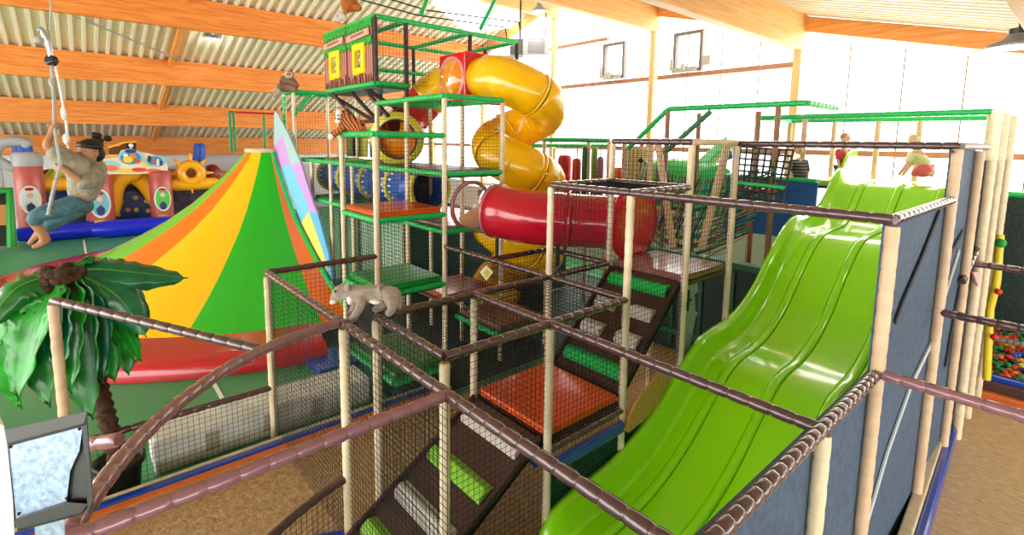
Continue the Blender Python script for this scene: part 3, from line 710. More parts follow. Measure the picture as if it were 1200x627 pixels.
# blue crawl tunnel
bt = thing('crawl_tunnel', (-11.5, 5.9, 2.75), 'blue crawl tunnel with white dashes and yellow rings on the tower', 'tunnel')
bluet = mat('tunnel_blue', (26, 84, 176), .35, coat=.3, noise=.15, nscale=6)
ys = 5.5; xs = [-13.9, -12.6, -11.3, -10.0, -8.9]
for i, (a, b) in enumerate(zip(xs[:-1], xs[1:])):
    ringed([Vector((a, ys, 3.15)), Vector((b, ys, 3.15))], .43, bluet, 'tube_section', bt)
    d_ = MB()
    for k in range(20):
        an = 2*PI*k/20
        for xx in (a+.16, b-.16): d_.obox((xx, ys+.437*math.cos(an), 3.15+.437*math.sin(an)), (.05, 0, 0), Vector((0, -math.sin(an), math.cos(an)))*.016, Vector((0, math.cos(an), math.sin(an)))*.006)
    d_.build('stitching', white, bt)
for xx in xs: flange((xx, ys, 3.15), (1, 0, 0), .43, mat('ring_yellow', (206, 190, 74), .35), bt, 'ring', .05, .05)

# ------------------------------------------------------------------ volcano
VC = Vector((-16.0, 4.35, 0))
vo = thing('climbing_volcano', VC, 'vinyl climbing hill like a volcano in green, orange and yellow sectors', 'climbing hill')
prv = [(.3, 5.85), (.5, 5.25), (.75, 4.6), (1.05, 3.95), (1.4, 3.3), (1.8, 2.62), (2.25, 2.0), (2.7, 1.5), (3.15, 1.05), (3.5, .74), (3.72, .58)]
bd = [0, -6.5, -31, -58, -77, -104, -128, -154, -180]
cm = [orangev, greenv, yellowv, orangev, limev, yellowv, limev, orangev]
for (a, b, m) in zip(bd[:-1], bd[1:], cm):
    mb = MB(); nn = max(2, int((a-b)/3)); vs = []
    for z, r in prv:
        for i in range(nn+1):
            an = math.radians(a+(b-a)*i/nn); vs.append((VC.x+r*math.cos(an), VC.y+r*math.sin(an), z))
    fs = [(j*(nn+1)+i, j*(nn+1)+i+1, (j+1)*(nn+1)+i+1, (j+1)*(nn+1)+i) for j in range(len(prv)-1) for i in range(nn)]
    mb.add(vs, fs, 0, True); mb.build('sector', m, vo)
mb = MB(); pts = [(VC.x+.6*math.cos(math.radians(-a)), VC.y+.6*math.sin(math.radians(-a)), 3.72) for a in range(0, 181, 10)]
mb.prism(pts, (0, 0, .1)); mb.build('top_deck', tanpad, vo)
mb = MB()
mb.tube([(VC.x+r*1.0, VC.y, z) for z, r in prv], .06, 8); mb.build('edge_roll', green, vo)
MB().prism([(VC.x+r, VC.y+.02, z) for z, r in prv]+[(VC.x-r, VC.y+.02, z) for z, r in prv[::-1]], (0, .04, 0)).build('back_board', dgreen, vo)
for k, (px, py0, py1) in enumerate(((271, 178, 131), (276, 178, 131), (311, 178, 135))):
    a = ax(px, py0, -16.2 if k < 2 else -16.6); b = ax(px, py1, a.x); b.x, b.y = a.x, a.y
    foam([a, b], .04, .2, .92).build('pole', mat('pole_green', (14, 130, 60), .4), vo)
a = ax(268, 131, -16.4); b = ax(322, 131, -16.4); b.z = a.z
MB().tube([a, b], .03, 8).build('hand_rail', redp, vo)
pad = MB(); pp = []
for a_ in range(-184, -4, 4): pp.append((VC.x+6.95*math.cos(math.radians(a_)), VC.y+6.95*math.sin(math.radians(a_)), .01))
for a_ in range(-8, -185, -4): pp.append((VC.x+5.5*math.cos(math.radians(a_)), VC.y+5.5*math.sin(math.radians(a_)), .01))
n_ = len(pp)//2
vs = [Vector(p) for p in pp]
mb = MB(); outer = vs[:n_]; inner = vs[n_:][::-1]
ring = []
for o_, i_ in zip(outer, inner):
    d_ = (i_-o_)
    ring.append([o_, o_+Vector((0, 0, .2))+d_*.0, o_+Vector((0, 0, .28))+d_*.05, o_+Vector((0, 0, .31))+d_*.3, i_+Vector((0, 0, .33))])
fs = [(i*5+k, i*5+k+1, (i+1)*5+k+1, (i+1)*5+k) for i in range(n_-1) for k in range(4)]
mb.add([v for r_ in ring for v in r_], fs, 0, True)
tag(mb.build('crash_mat', redpad), 'shiny red curved crash mat around the foot of the climbing hill', 'mat')
# rainbow board along the cut edge
rbw = thing('rainbow_board', (-14, 4.42, 0), 'pastel purple, blue and yellow patchwork board beside the climbing hill', 'board')
pm = {'lav': (196, 150, 222), 'blu': (120, 196, 232), 'yel': (236, 226, 110), 'tea': (160, 196, 200), 'sky': (98, 178, 226), 'dk': (150, 120, 190)}
PB = lambda px, py: ay(px, py, 4.43)
L_ = [(321, 134), (321, 172), (328, 196), (345, 240), (352, 262), (366, 300), (384, 350)]
M_ = [(322, 132), (331, 158), (341, 194), (360, 238), (362, 248), (380, 300), (388, 340)]
R__ = [(323, 130), (338, 158), (352, 190), (367, 238), (372, 250), (385, 298), (389, 330)]
cl = ['tea', 'dk', 'blu', 'blu', 'yel', 'yel']; cr_ = ['tea', 'tea', 'lav', 'lav', 'sky', 'sky']
cl[1] = 'lav'
for A_, B_, cc in ((L_, M_, cl), (M_, R__, cr_)):
    for i in range(6):
        q = [PB(*A_[i]), PB(*B_[i]), PB(*B_[i+1]), PB(*A_[i+1])]
        MB().prism(q, (0, .05, 0)).build('patch', mat('pastel_'+cc[i], pm[cc[i]], .5), rbw)
# ------------------------------------------------------------------ inflatable castle
XI = -27
ic = thing('bouncy_castle', (XI, 1, 0), 'pirate bouncy castle with brick red columns and blue base tubes at the far wall', 'bouncy castle')
I = lambda px, py, X=XI: ax(px, py, X)
def infl(pts, r, m, name): 
    n = len(pts); P = spline(pts, 5); rs = [r*min(1, .72+.28*min(i, len(P)-1-i)/2) for i in range(len(P))]
    return MB().tube(P, rs, 14).build(name, m, ic)
for a, b, r, X in (((20, 270), (128, 268), .34, -26.7), ((108, 272), (212, 262), .36, -26.2), ((195, 264), (300, 262), .34, -26.6)):
    p = I(*a, X); q = I(*b, X); p.z = q.z = r; infl([p, (p+q)/2, q], r, blueinf, 'base_tube')
for cxp, w, yt, yb, cap in ((40, 33, 190, 268, True), (119, 36, 204, 262, False), (191, 32, 200, 256, False)):
    c = I(cxp, yb, XI); c.z = .0; top = I(cxp, yt, XI).z; r = w/2/593*20.8*.76
    o = MB().lathe(c, [(r*.9, .1), (r, .3), (r*1.0, top*.5), (r*.98, top-.1), (r*.8, top), (0, top+.03)], 20).build('column', redinf, ic)
    if cap:
        MB().lathe(c+Vector((0, 0, top-.05)), [(r, -.1), (r*1.05, 0), (r*1.05, .35), (r*.8, .45), (0, .46)], 20).build('column_cap', greyinf, o)
    zc = I(cxp, (yt+yb)/2+4, XI).z; sz = r*.72
    st = MB(); fw = Vector((1, -.05, 0)); sd = Vector((0, 1, 0))
    cc = c+Vector((r*.99, 0, zc))
    def ell(cx_, cz_, rx, rz, d, m, mb_=st):
        pts = [cc+sd*(cx_+rx*math.cos(t*PI/10))+Vector((d+.02-.25*(cx_+rx*math.cos(t*PI/10))**2/r, 0, cz_+rz*math.sin(t*PI/10))) for t in range(20)]
        mb_.prism(pts, (-.03, 0, 0), m)
    ell(0, 0, sz, sz*1.75, .0, 0); ell(0, 0, sz*.86, sz*1.55, .012, 1); ell(0, -.3, sz*.4, sz*.55, .024, 2); ell(0, .18, sz*.3, sz*.32, .03, 3); ell(0, .42, sz*.42, sz*.2, .036, 4); ell(-.05, -.75, sz*.55, sz*.25, .03, 5)
    st.build('picture_oval', [white, mat('oval_sky%d' % cxp, (232, 244, 250) if cxp < 60 else (116, 190, 214) if cxp < 150 else (92, 200, 92), .5), mat('oval_coat', (40, 60, 110), .5), mat('oval_face', (236, 190, 160), .5), mat('oval_hat', (170, 40, 40), .5), mat('oval_sand', (206, 170, 60), .5)], o)
# horn ring on the left column
a = [I(px, py, XI) for px, py in ((36, 192), (14, 196), (-6, 184), (2, 168), (26, 166), (34, 172))]
infl(a, .19, greyinf, 'horn')
infl([I(26, 190, -27.4), I(27, 178, -27.4), I(24, 164, -27.4)], .3, mat('inflatable_royal', (30, 84, 190), .4), 'paddle')
infl([I(232, 192, -28.5), I(234, 180, -28.5), I(233, 168, -28.5)], .26, mat('inflatable_royal', (30, 84, 190), .4), 'paddle')
# yellow beams
infl([I(42, 216, -27.3), I(75, 216, -27.3), I(106, 214, -27.3)], .27, yelinf, 'beam')
infl([I(196, 217, -27.3), I(224, 216, -27.3), I(256, 214, -27.3)], .28, yelinf, 'beam')
infl([I(130, 252, -27.6), I(135, 218, -27.6), I(150, 205, -27.6), I(165, 205, -27.6)], .36, yelinf, 'arch')
infl([I(152, 205, -27.8), I(170, 215, -27.8), I(190, 245, -27.8)], .36, yelinf, 'arch')
# climbing wall
pts = [I(*p, -27.9) for p in ((128, 258), (132, 236), (144, 224), (160, 222), (174, 236), (188, 252), (188, 262), (128, 264))]
cw = MB().prism(pts, (-.4, 0, 0)).build('climbing_wall', bluewall, ic, bevel=.1, seg=3)
hm_ = mat('hand_hold', (190, 170, 90), .5); mb = MB()
for px, py in ((142, 236), (159, 232), (172, 236), (150, 246), (160, 246), (174, 247), (138, 252), (180, 256)):
    mb.ball(I(px, py, -27.85), .11, 8, 6)
mb.build('hand_hold', hm_, cw)
infl([I(60, 236, -28), I(80, 238, -28), I(100, 240, -28)], .7, bluewall, 'back_wall')
# dark back of the castle
o = MB().prism([I(*p, -29) for p in ((40, 262), (40, 208), (255, 208), (255, 258))], (-.3, 0, 0)).build('back_wall', mat('castle_back', (70, 60, 70), .6, noise=.4, nscale=2), ic)
infl([I(140, 206, -28.8), I(200, 206, -28.8), I(270, 206, -28.8)], .34, mat('inflatable_tan', (196, 128, 70), .4), 'back_rail')
# picture board on top
pts = [(116, 198), (118, 186), (128, 186), (138, 184), (142, 176), (154, 174), (164, 178), (176, 180), (190, 184), (196, 192), (197, 202), (160, 204), (118, 204)]
pb = MB().prism([I(*p, XI+.1) for p in pts], (-.15, 0, 0)).build('picture_board', mat('board_cream', (240, 226, 200), .45), ic)
def blob(c, rx, ry, m, lay):
    MB().prism([I(c[0]+rx*math.cos(t*PI/8), c[1]+ry*math.sin(t*PI/8), XI+.12+lay*.02) for t in range(16)], (-.02, 0, 0)).build('picture', m, pb)
NV, WH = mat('print_navy', (40, 60, 130), .5), white
TE, SK, OR_, YE, RD = mat('print_teal', (48, 150, 186), .5), mat('print_sky', (150, 210, 226), .5), mat('print_orange', (236, 120, 50), .5), mat('print_yellow', (244, 206, 60), .5), mat('print_red', (214, 80, 56), .5)
for c, rx, ry, m, l in (((153, 184), 15, 9, SK, 1), ((153, 185), 12, 7.5, TE, 2), ((182, 189), 13, 7, SK, 1), ((181, 188), 9, 5, TE, 2), ((128, 195), 12, 7, SK, 1), ((130, 197), 8, 3.5, OR_, 2), ((150, 187), 6, 4, YE, 3), ((156, 183), 4, 3, OR_, 3), ((147, 182), 3, 2, WH, 3), ((161, 189), 3, 2.5, RD, 3), ((153, 177), 7, 2.2, NV, 3),
                        ((175, 186), 2, 4, NV, 3), ((180, 188), 1.6, 4, RD, 3), ((185, 190), 1.6, 4, WH, 3), ((189, 191), 1.6, 3.4, NV, 3), ((163, 199), 9, 2.6, RD, 2), ((180, 200), 9, 2.4, OR_, 2), ((146, 200), 8, 2.2, YE, 2), ((120, 191), 2.5, 3, YE, 3), ((170, 193), 4, 2, YE, 3)):
    blob(c, rx, ry, m, l)
# bottle
pts = [(127, 181), (127, 172), (140, 172), (146, 166), (160, 166), (160, 172), (160, 176), (146, 177), (140, 182)]
bo = MB().prism([I(*p, XI-.1) for p in pts], (-.3, 0, 0)).build('bottle', mat('bottle_brown', (92, 54, 22), .35), ic, bevel=.04)
MB().prism([I(*p, XI-.07) for p in ((126, 172), (146, 166), (160, 165), (160, 167), (146, 168), (127, 174))], (-.3, 0, 0)).prism([I(*p, XI-.07) for p in ((126, 186), (141, 184), (141, 181), (127, 181))], (-.3, 0, 0)).build('bottle_trim', yelinf, bo)
MB().prism([I(*p, XI-.05) for p in ((148, 168), (159, 168), (159, 174), (148, 174))], (-.02, 0, 0)).build('bottle_label', black, bo)
MB().ball(I(153.5, 170.4, XI-.04), .09, 10, 8).box(0, 0, 0, 0, 0, 0).ball(I(153.5, 172, XI-.04), .055, 8, 6).build('skull', white, bo)
# wheel
wc = I(224, 203, -27.2)
MB().lathe(wc, [(.26, -.14), (.5, -.2), (.62, 0), (.5, .2), (.26, .14), (.2, 0), (.26, -.14)], 22, 0, (1, 0, 0)).build('wheel', yelinf, ic)
for k in range(8):
    an = k*PI/4; d_ = Vector((0, math.cos(an), math.sin(an)))
    MB().tube([wc+d_*.6, wc+d_*.92], [.09, .03], 8).build('wheel_handle', yelinf, ic)
infl([I(240, 203, -28), I(256, 206, -28)], .5, mat('inflatable_maroon', (130, 42, 40), .4), 'barrel')
infl([I(50, 200, -28), I(56, 212, -28), I(52, 222, -28)], .3, mat('inflatable_maroon', (130, 42, 40), .4), 'barrel')
infl([I(58, 212, -27.6), I(64, 206, -27.6), I(68, 200, -27.6)], .26, mat('inflatable_lime', (190, 206, 50), .4), 'parrot')
# green edged cage at the far left
t = thing('ball_cage', I(2, 285, -25), 'green edged dark net cage left of the bouncy castle', 'cage')
g = MB().prism([I(*p, -25.2) for p in ((-30, 226), (12, 224), (14, 288), (-30, 290))], (-.6, 0, 0)).build('net_wall', mat('cage_dark', (30, 34, 30), .7, noise=.4, nscale=5), t)
MB().tube([I(-30, 226, -25), I(11, 223, -25), I(14, 289, -25)], .14, 8).build('edge_tube', mat('cage_green', (30, 140, 50), .4), t)
MB().prism([I(*p, -25.05) for p in ((-6, 240), (9, 240), (9, 264), (-6, 264))], (-.1, 0, 0)).build('panel', mat('cage_orange', (196, 130, 60), .5), t)
MB().tube([I(2, 222, -26), I(-2, 195, -26), I(-10, 180, -26)], .1, 6).build('arch_pole', greyinf, t)

# ------------------------------------------------------------------ things on the court floor
t = thing('foam_bench', (-7.2, 1.8, 0), 'long off white padded floor block behind the black net', 'bench')
gm = mat('grey_white_pad', (214, 212, 208), .5, noise=.15, nscale=3)
a = az(180, 566, 0); 
MB().box(-7.75, -7.15, .5, 3.3, 0, .42).build('block', gm, t, bevel=.03)
for Y in (1.05, 1.75, 2.4): MB().box(-7.16, -7.14, Y, Y+.16, .1, .34).build('window_patch', mat('patch_beige', (170, 160, 140), .6), t)
t = tag(MB().box(-9.4, -8.5, 3.0, 4.1, .0, .1).build('floor_mat', bluep, bevel=.02), 'small blue mat lying on the green court by the tower', 'mat')
t = thing('floor_wedge', (-7.7, 4, 0), 'low glossy green padded deck with green edge behind the net', 'platform')
MB().box(-8.3, -6.7, 3.5, 4.5, .42, .56).build('mat', mat('grass_green_mat', (10, 128, 42), .35, coat=.4), t, bevel=.03)
MB().box(-8.2, -6.8, 3.6, 4.4, .0, .42).build('base', dgreen, t)
rail(t, (-8.3, 3.48, .42), (-6.7, 3.48, .42), green, .05, 'edge_tube'); rail(t, (-6.68, 3.48, .42), (-6.68, 4.5, .42), green, .05, 'edge_tube')
kb = thing('foam_kerb', (-6.6, 1, 0), 'long blue, orange and tan foam kerb between green court and tan floor', 'kerb')
MB().box(-6.75, -6.70, -6, 4.4, 0, .20).build('tan_strip', tanpad, kb, bevel=.015)
MB().box(-6.70, -6.58, -6, 4.4, 0, .19).build('blue_strip', bluep, kb, bevel=.03)
MB().box(-6.58, -6.44, -6, 4.4, 0, .18).build('orange_strip', orangekerb, kb, bevel=.03)
kb = tag(MB().tube([(-4.9, 1.5, .05), (-4.5, 2.3, .05)], .05, 8).build('foam_kerb', bluep), 'short blue foam roll on the floor at the foot of the brown ramp', 'kerb')

# ------------------------------------------------------------------ structures in the back
bk = thing('back_play_structure', (-4, 10, 0), 'green topped play frame in front of the bright wall above the slide', 'play frame')
bp = lambda X, Y, z0, z1, m=None, r=.05: foam([(X, Y, z0), (X, Y, z1)], r, .2, .93).build('post', m or cream2, bk)
br = lambda a, b, m=None, r=.055: foam([a, b], r, .15, .86).build('rail', m or green, bk)
zt = 4.71; xc = -1.2
for X, Y in ((-5.0, 11.5), (-4.04, 11.5), (-4.04, 13.3), (xc, 11.45), (xc, 12.2), (xc, 13.0), (xc, 13.75), (-3.2, 13.3), (-5.0, 13.3), (-2.5, 13.4)):
    bp(X, Y, 0, zt-.04, cream if X > -2 else None, .075 if X > -2 else .055)
br((-5.0, 11.5, zt), (xc, 11.45, zt)); br((xc, 11.45, zt), (xc, 13.75, zt)); br((-5.0, 11.5, zt), (-5.0, 13.3, zt)); br((-5.0, 13.3, zt), (xc, 13.75, zt))
N(bk, xc, 11.5, xc, 13.7, .1, zt, .08)
for X, Y in ((-5.93, 9.4), (-3.75, 9.4), (-5.9, 10.6), (-4.6, 10.6)): bp(X, Y, 0, 4.8, mat('post_brown', (150, 110, 86), .5))
br((-5.93, 9.4, 4.83), (-3.3, 9.4, 4.83)); br((-3.3, 9.4, 4.83), (-3.2, 10.6, 4.8)); br((-5.93, 9.4, 4.83), (-6.9, 9.4, 4.0)); br((-5.0, 9.4, 4.75), (-6.0, 9.4, 3.9), mat('dull_green', (60, 120, 84), .5))
# upper platform behind the slide
t = deck('platform', -4.1, -1.25, 11.6, 13.2, 3.42, mat('top_mat', (198, 214, 120), .4), 'pale upper deck where the lime slide starts', .12)
tag(MB().box(-5.2, -3.42, 10.6, 10.66, 2.3, 3.42).build('pad_wall', mat('royal_blue_pad', (12, 92, 176), .4, coat=.3)), 'royal blue padded wall left of the slide top', 'pad')
tag(MB().box(-5.2, -3.42, 10.5, 10.75, 3.42, 3.5).build('pad_cap', green, bevel=.03), 'green cap along the royal blue padded wall', 'pad')
tag(foam([(-4.3, 9.3, 2.98), (-3.75, 9.5, 2.98)], .07, .2, .93).build('bolster', cream), 'short cream bolster in front of the royal blue padded wall', 'bolster')
o = MB().prism([(-4.6, 10.0, 3.2), (-3.9, 10.0, 3.24), (-3.9, 10.25, 3.3), (-4.6, 10.25, 3.24)], (0, 0, .05)).build('board', orange); tag(o, 'small orange board beside the child in dark stripes', 'board')
# leaning cord ladder
lad = thing('climbing_net', (-4.6, 9.0, 2.2), 'leaning black cord climbing net between two posts beside the blue wall', 'climbing net')
a = ay(868, 172, 9.6); b = ay(930, 176, 9.6); c = ay(862, 238, 8.6); d_ = ay(915, 245, 8.6)
ropem = mat('rope_dark', (40, 52, 58), .7)
for i in range(9):
    f = i/8; MB().tube([a.lerp(b, f), c.lerp(d_, f)], .02, 6).build('rope', ropem, lad)
for j in range(10):
    f = j/9; MB().tube([a.lerp(c, f), b.lerp(d_, f)], .018 if j != 6 else .04, 6).build('rope', ropem if j != 6 else green, lad)
# net bridge: two leaning posts and sagging ropes
nb = thing('rope_bridge', (-4.9, 8.5, 2), 'rope bridge of green, blue and black cords sagging between leaning posts', 'rope bridge')
foam([ay(771, 168, 8.6), ay(789, 292, 8.0)], .065, .2, .93).build('post', cream2, nb)
foam([ay(852, 172, 8.3), ay(822, 292, 7.7)], .065, .2, .93).build('post', cream2, nb)
ropes = [mat('rope_green', (22, 130, 74), .6), mat('rope_blue', (20, 110, 150), .6), ropem, mat('rope_tan', (170, 150, 100), .6), mat('rope_red', (150, 60, 54), .6)]
A0, A1 = ay(760, 200, 9.8), ay(902, 215, 9.2)
for k in range(24):
    f = k/23
    s_ = Vector((A0.x-.6, A0.y+f*.5, A0.z-.1-f*1.3)); e_ = Vector((A1.x+.1, A1.y-f*1.0, A1.z+.25-f*1.05)); m_ = (s_+e_)/2-Vector((0, 0, .25+.25*f+.1*(k % 3)))
    MB().tube(spline([s_, m_, e_], 8), .016, 5).build('rope', ropes[k % 5 if k % 3 else 0], nb)
for k in range(44):
    f = k/43; s_ = A0.lerp(A1, f)+Vector((-.2, 0, .25-.3*math.sin(f*PI))); e_ = s_+Vector((random.uniform(-.25, .25), -.5, -1.25+.2*random.random()))
    MB().tube([s_, (s_+e_)/2+Vector((.05, 0, 0)), e_], .014, 5).build('rope', ropes[(k*3) % 5], nb)
# green tunnel behind the bridge
gt = thing('green_tunnel', ay(790, 215, 11.5), 'bright green ribbed crawl tunnel behind the rope bridge', 'tunnel')
pts = [ay(740, 222, 11.2), ay(775, 212, 11.4), ay(812, 216, 11.4), ay(838, 224, 11.2)]
P = resample(spline(pts, 8), .14)
MB().tube(P, [.62*(1 if i % 2 else .93) for i in range(len(P))], 18).build('tube_section', mat('bright_green_tunnel', (30, 190, 96), .35, coat=.3), gt)
gs = thing('small_slide', ay(835, 185, 11.5), 'small pale green slide chute behind the leaning rope posts', 'slide')
MB().bar(ay(812, 205, 11.2), ay(852, 168, 12.3), .55, .08).build('chute', mat('pale_lime', (170, 205, 110), .4), gs, bevel=.02)
MB().bar(ay(812, 201, 11.0), ay(852, 164, 12.1), .06, .2).build('side_rail', green, gs)
tag(MB().prism([ay(*p, 12.4) for p in ((836, 178), (856, 174), (858, 186), (838, 192))], (0, .1, 0)).build('pad_wall', bluep), 'small blue pad behind the pale green chute', 'pad')
# dark green enclosure behind slide
t = thing('padded_enclosure', (-4.6, 9, 0), 'dark green padded enclosure below the climbing net', 'enclosure')
MB().box(-5.9, -3.42, 8.9, 9.0, 0, 1.9).build('panel', mat('bottle_green', (14, 52, 46), .5, noise=.2, nscale=3), t)
MB().box(-5.9, -3.42, 8.8, 9.05, 1.9, 2.02).build('cap', mat('cap_green', (20, 104, 62), .4), t, bevel=.02)
for X in (-5.3, -4.7, -4.1, -3.6): MB().box(X-.035, X+.035, 8.86, 8.9, .1, 1.85).build('batten', mat('batten_green', (44, 84, 66), .5), t)
MB().box(-5.9, -3.42, 8.82, 8.9, .35, .45).build('cap', mat('cap_green', (20, 104, 62), .4), t)
# punch bags and back rails
pbk = thing('bag_rack', (-9, 9.5, 3), 'green bar frame behind the spiral slide from which the punch bags hang', 'frame')
foam([ay(606, 163, 9.6), ay(714, 165, 9.6)], .06, .15, .86).build('rail', mat('bright_rail_green', (22, 170, 80), .4), pbk)
foam([ay(606, 170, 10.6), ay(714, 171, 10.6)], .05, .15, .86).build('rail', green, pbk)
foam([ay(606, 190, 10.6), ay(648, 190, 10.6)], .05, .15, .86).build('rail', green, pbk)
foam([ay(640, 262, 8.6), ay(700, 258, 8.6)], .06, .15, .86).build('rail', green, pbk)
for px, dy in ((638, 0), (714, 0), (732, .3), (615, .6), (620, .6), (690, .4), (752, .3), (763, -.3)):
    p = ay(px, 166, 9.6+dy); foam([(p.x, p.y, 0), p], .055, .2, .93).build('post', cream2, pbk)
N(pbk, ay(606, 166, 9.7).x, 9.7, ay(714, 166, 9.7).x, 9.7, 2.4, 3.95, .09)
bags = [(649, 188, 262, 5, (24, 176, 70), 'green'), (662, 182, 262, 9, (196, 38, 40), 'red and black'), (676, 186, 258, 6, (198, 60, 40), 'orange red'), (687, 172, 260, 5, (20, 92, 44), 'dark green'), (697, 172, 258, 4, (120, 160, 70), 'olive'), (704, 184, 258, 4, (150, 96, 126), 'mauve')]
for px, yt, yb, w, c, nm in bags:
    p = ay(px, yt, 10.0); q = ay(px, yb, 10.0); r = w/593*12.4
    t = thing('punch_bag', p, '%s hanging punch bag behind the spiral slide' % nm, 'punch bag', 'punch bags behind the spiral slide')
    MB().lathe((p.x, p.y, q.z), [(0, 0), (r*.9, .02), (r, .1), (r, p.z-q.z-.1), (r*.8, p.z-q.z), (0, p.z-q.z+.01)], 14).build('bag', mat('bag_'+nm.replace(' ', '_'), c, .4, noise=.35 if 'black' in nm else .05, nscale=5), t)
    MB().tube([(p.x, p.y, p.z), (p.x, p.y, 3.95)], .02, 5).build('strap', black, t)
for px, c, nm in ((716, (226, 118, 36), 'left'), (728, (214, 90, 40), 'right')):
    o = MB().prism([ay(px+dx, y_, 10.4) for dx, y_ in ((-4.5, 196), (4.5, 196), (4.5, 214), (-4.5, 214))], (0, .2, 0)).build('roller_block', mat('roller_'+nm, c, .4), bevel=.03)
    tag(o, 'orange roller block %s above the canopy net' % ('beside the cream post' if nm == 'left' else 'nearer the tan net column'), 'block')
cxp = ay(744, 200, 9.9)
t = thing('net_column', (cxp.x, cxp.y, 0), 'tan padded column wrapped in net with a small black hole', 'column')
MB().lathe((cxp.x, cxp.y, 0), [(.24, 2), (.24, 4.0), (0, 4.0)], 16).build('column_body', mat('tan_column', (206, 184, 136), .5), t)
mb = MB()
for k in range(16):
    a_ = 2*PI*k/16; mb.tube([(cxp.x+.25*math.cos(a_), cxp.y+.25*math.sin(a_), 2), (cxp.x+.25*math.cos(a_), cxp.y+.25*math.sin(a_), 4.0)], .005, 3, cap=False)
for k in range(20): mb.lathe((cxp.x, cxp.y, 2+k*.1), [(.252, -.004), (.252, .004)], 16)
mb.build('net', netm, t)
hp_ = ay(751, 188, 9.65); MB().ball(hp_, .06, 10, 8).build('hole', black, t)

# ------------------------------------------------------------------ ball pit on the right
bpn = thing('ball_pit', (0, 12, 0), 'ball pit with blue and orange foam kerb right of the slate panels', 'ball pit')
MB().box(-1.25, 3, 11.25, 11.4, .0, .26).build('tan_kerb', dbrown, bpn, bevel=.02)
MB().box(-1.25, 3, 11.4, 11.55, .0, .34).build('kerb', bluep, bpn, bevel=.03)
MB().box(-1.25, 3, 11.1, 11.25, .0, .12).build('kerb', orangekerb, bpn, bevel=.02)
MB().box(-1.3, 3, 11.5, 13.6, .0, .12).build('pit_floor', dgnet, bpn)
MB().box(-1.2, 3.2, 13.5, 13.55, .0, 3.2).build('back_sheet', dgnet, bpn)
foam([(-1.3, 13.45, 3.25), (3.2, 13.45, 3.25)], .06, .15, .86).build('rail', green, bpn)
foam([(-1.1, 11.5, .95), (3, 11.5, .92)], .045, .08, .7).build('rail', mat('grey_rope_rail', (120, 116, 110), .6), bpn)
foam([(-1.0, 11.4, 0), (-1.0, 11.4, 3.2)], .08, .2, .93).build('post', cream, bpn)
net(bpn, (-1, 11.5, .95), (4, 0, 0), (0, 0, 2.2), .09, .003)
yp = mat('pad_yellow', (232, 206, 40), .4)
foam([ay(1172, 275, 10.9), ay(1168, 330, 10.9), ay(1160, 362, 10.9), ay(1156, 445, 10.9)], .055, .3, .95).build('pad_column', yp, bpn)
MB().prism([ax(*p, x0+.05) for p in ((1138, 318), (1150, 320), (1144, 335))], (.02, 0, 0)).build('warning_triangle', mat('triangle_pink', (226, 180, 176), .5), bpn)
bc = [(196, 40, 36), (214, 96, 34), (24, 118, 52), (34, 66, 160), (220, 180, 40), (186, 60, 30), (30, 96, 60)]
bm_ = [mat('ball_%d' % i, c, .35) for i, c in enumerate(bc)]
nm_ = ['red', 'orange', 'green', 'blue', 'yellow', 'rust red', 'dark green']
protos = []
for i, m in enumerate(bm_):
    protos.append(MB().ball((0, 0, 0), .052, 10, 8).build('play_ball', m))
cnt = 0; rr = random.Random(3)
slots = []
for iy in range(22):
    for ix in range(30):
        X = -1.1+ix*.096+(iy % 2)*.045; Y = 11.62+iy*.09
        slots.append((X+rr.uniform(-.02, .02), Y+rr.uniform(-.02, .02), .22+.012*iy+rr.uniform(0, .1)))
slots = [s for s in slots if s[0] < .9-.0*(s[1]-11.6)]
def inview(p):
    v = Vector(p)-CAM; d = v.dot(AF); return 600+F*v.dot(AR)/d < 1206
slots = [s for s in slots if inview(s)][:300]
used = set()
for s in slots:
    i = rr.choice([0, 0, 1, 1, 2, 2, 3, 4, 5, 6])
    if i not in used: o = protos[i]; used.add(i)
    else: o = protos[i].copy(); COL.objects.link(o)
    o.location = s; tag(o, '%s plastic ball lying in the ball pit' % nm_[i], 'ball', 'balls in the ball pit')
for i in range(len(protos)):
    if i not in used: bpy.data.objects.remove(protos[i])
MB().ball((-1.0, 11.2, 2.98), .07, 10, 8)
o = MB().ball(ax(1173, 285, x0+.1), .07, 12, 8).build('play_ball', mat('ball_green', (20, 160, 60), .35)); tag(o, 'single green ball lodged at the cream posts above the triangle sign', 'ball')
for k, p in enumerate(((1163, 342), (1162, 383), (1158, 395))):
    o = MB().ball(ay(p[0]+7, p[1], 10.8), .05, 10, 8).build('play_ball', bm_[0]); tag(o, ['red ball stuck high beside the yellow pad', 'red ball stuck midway down the yellow pad', 'red ball near the foot of the yellow pad'][k], 'ball')
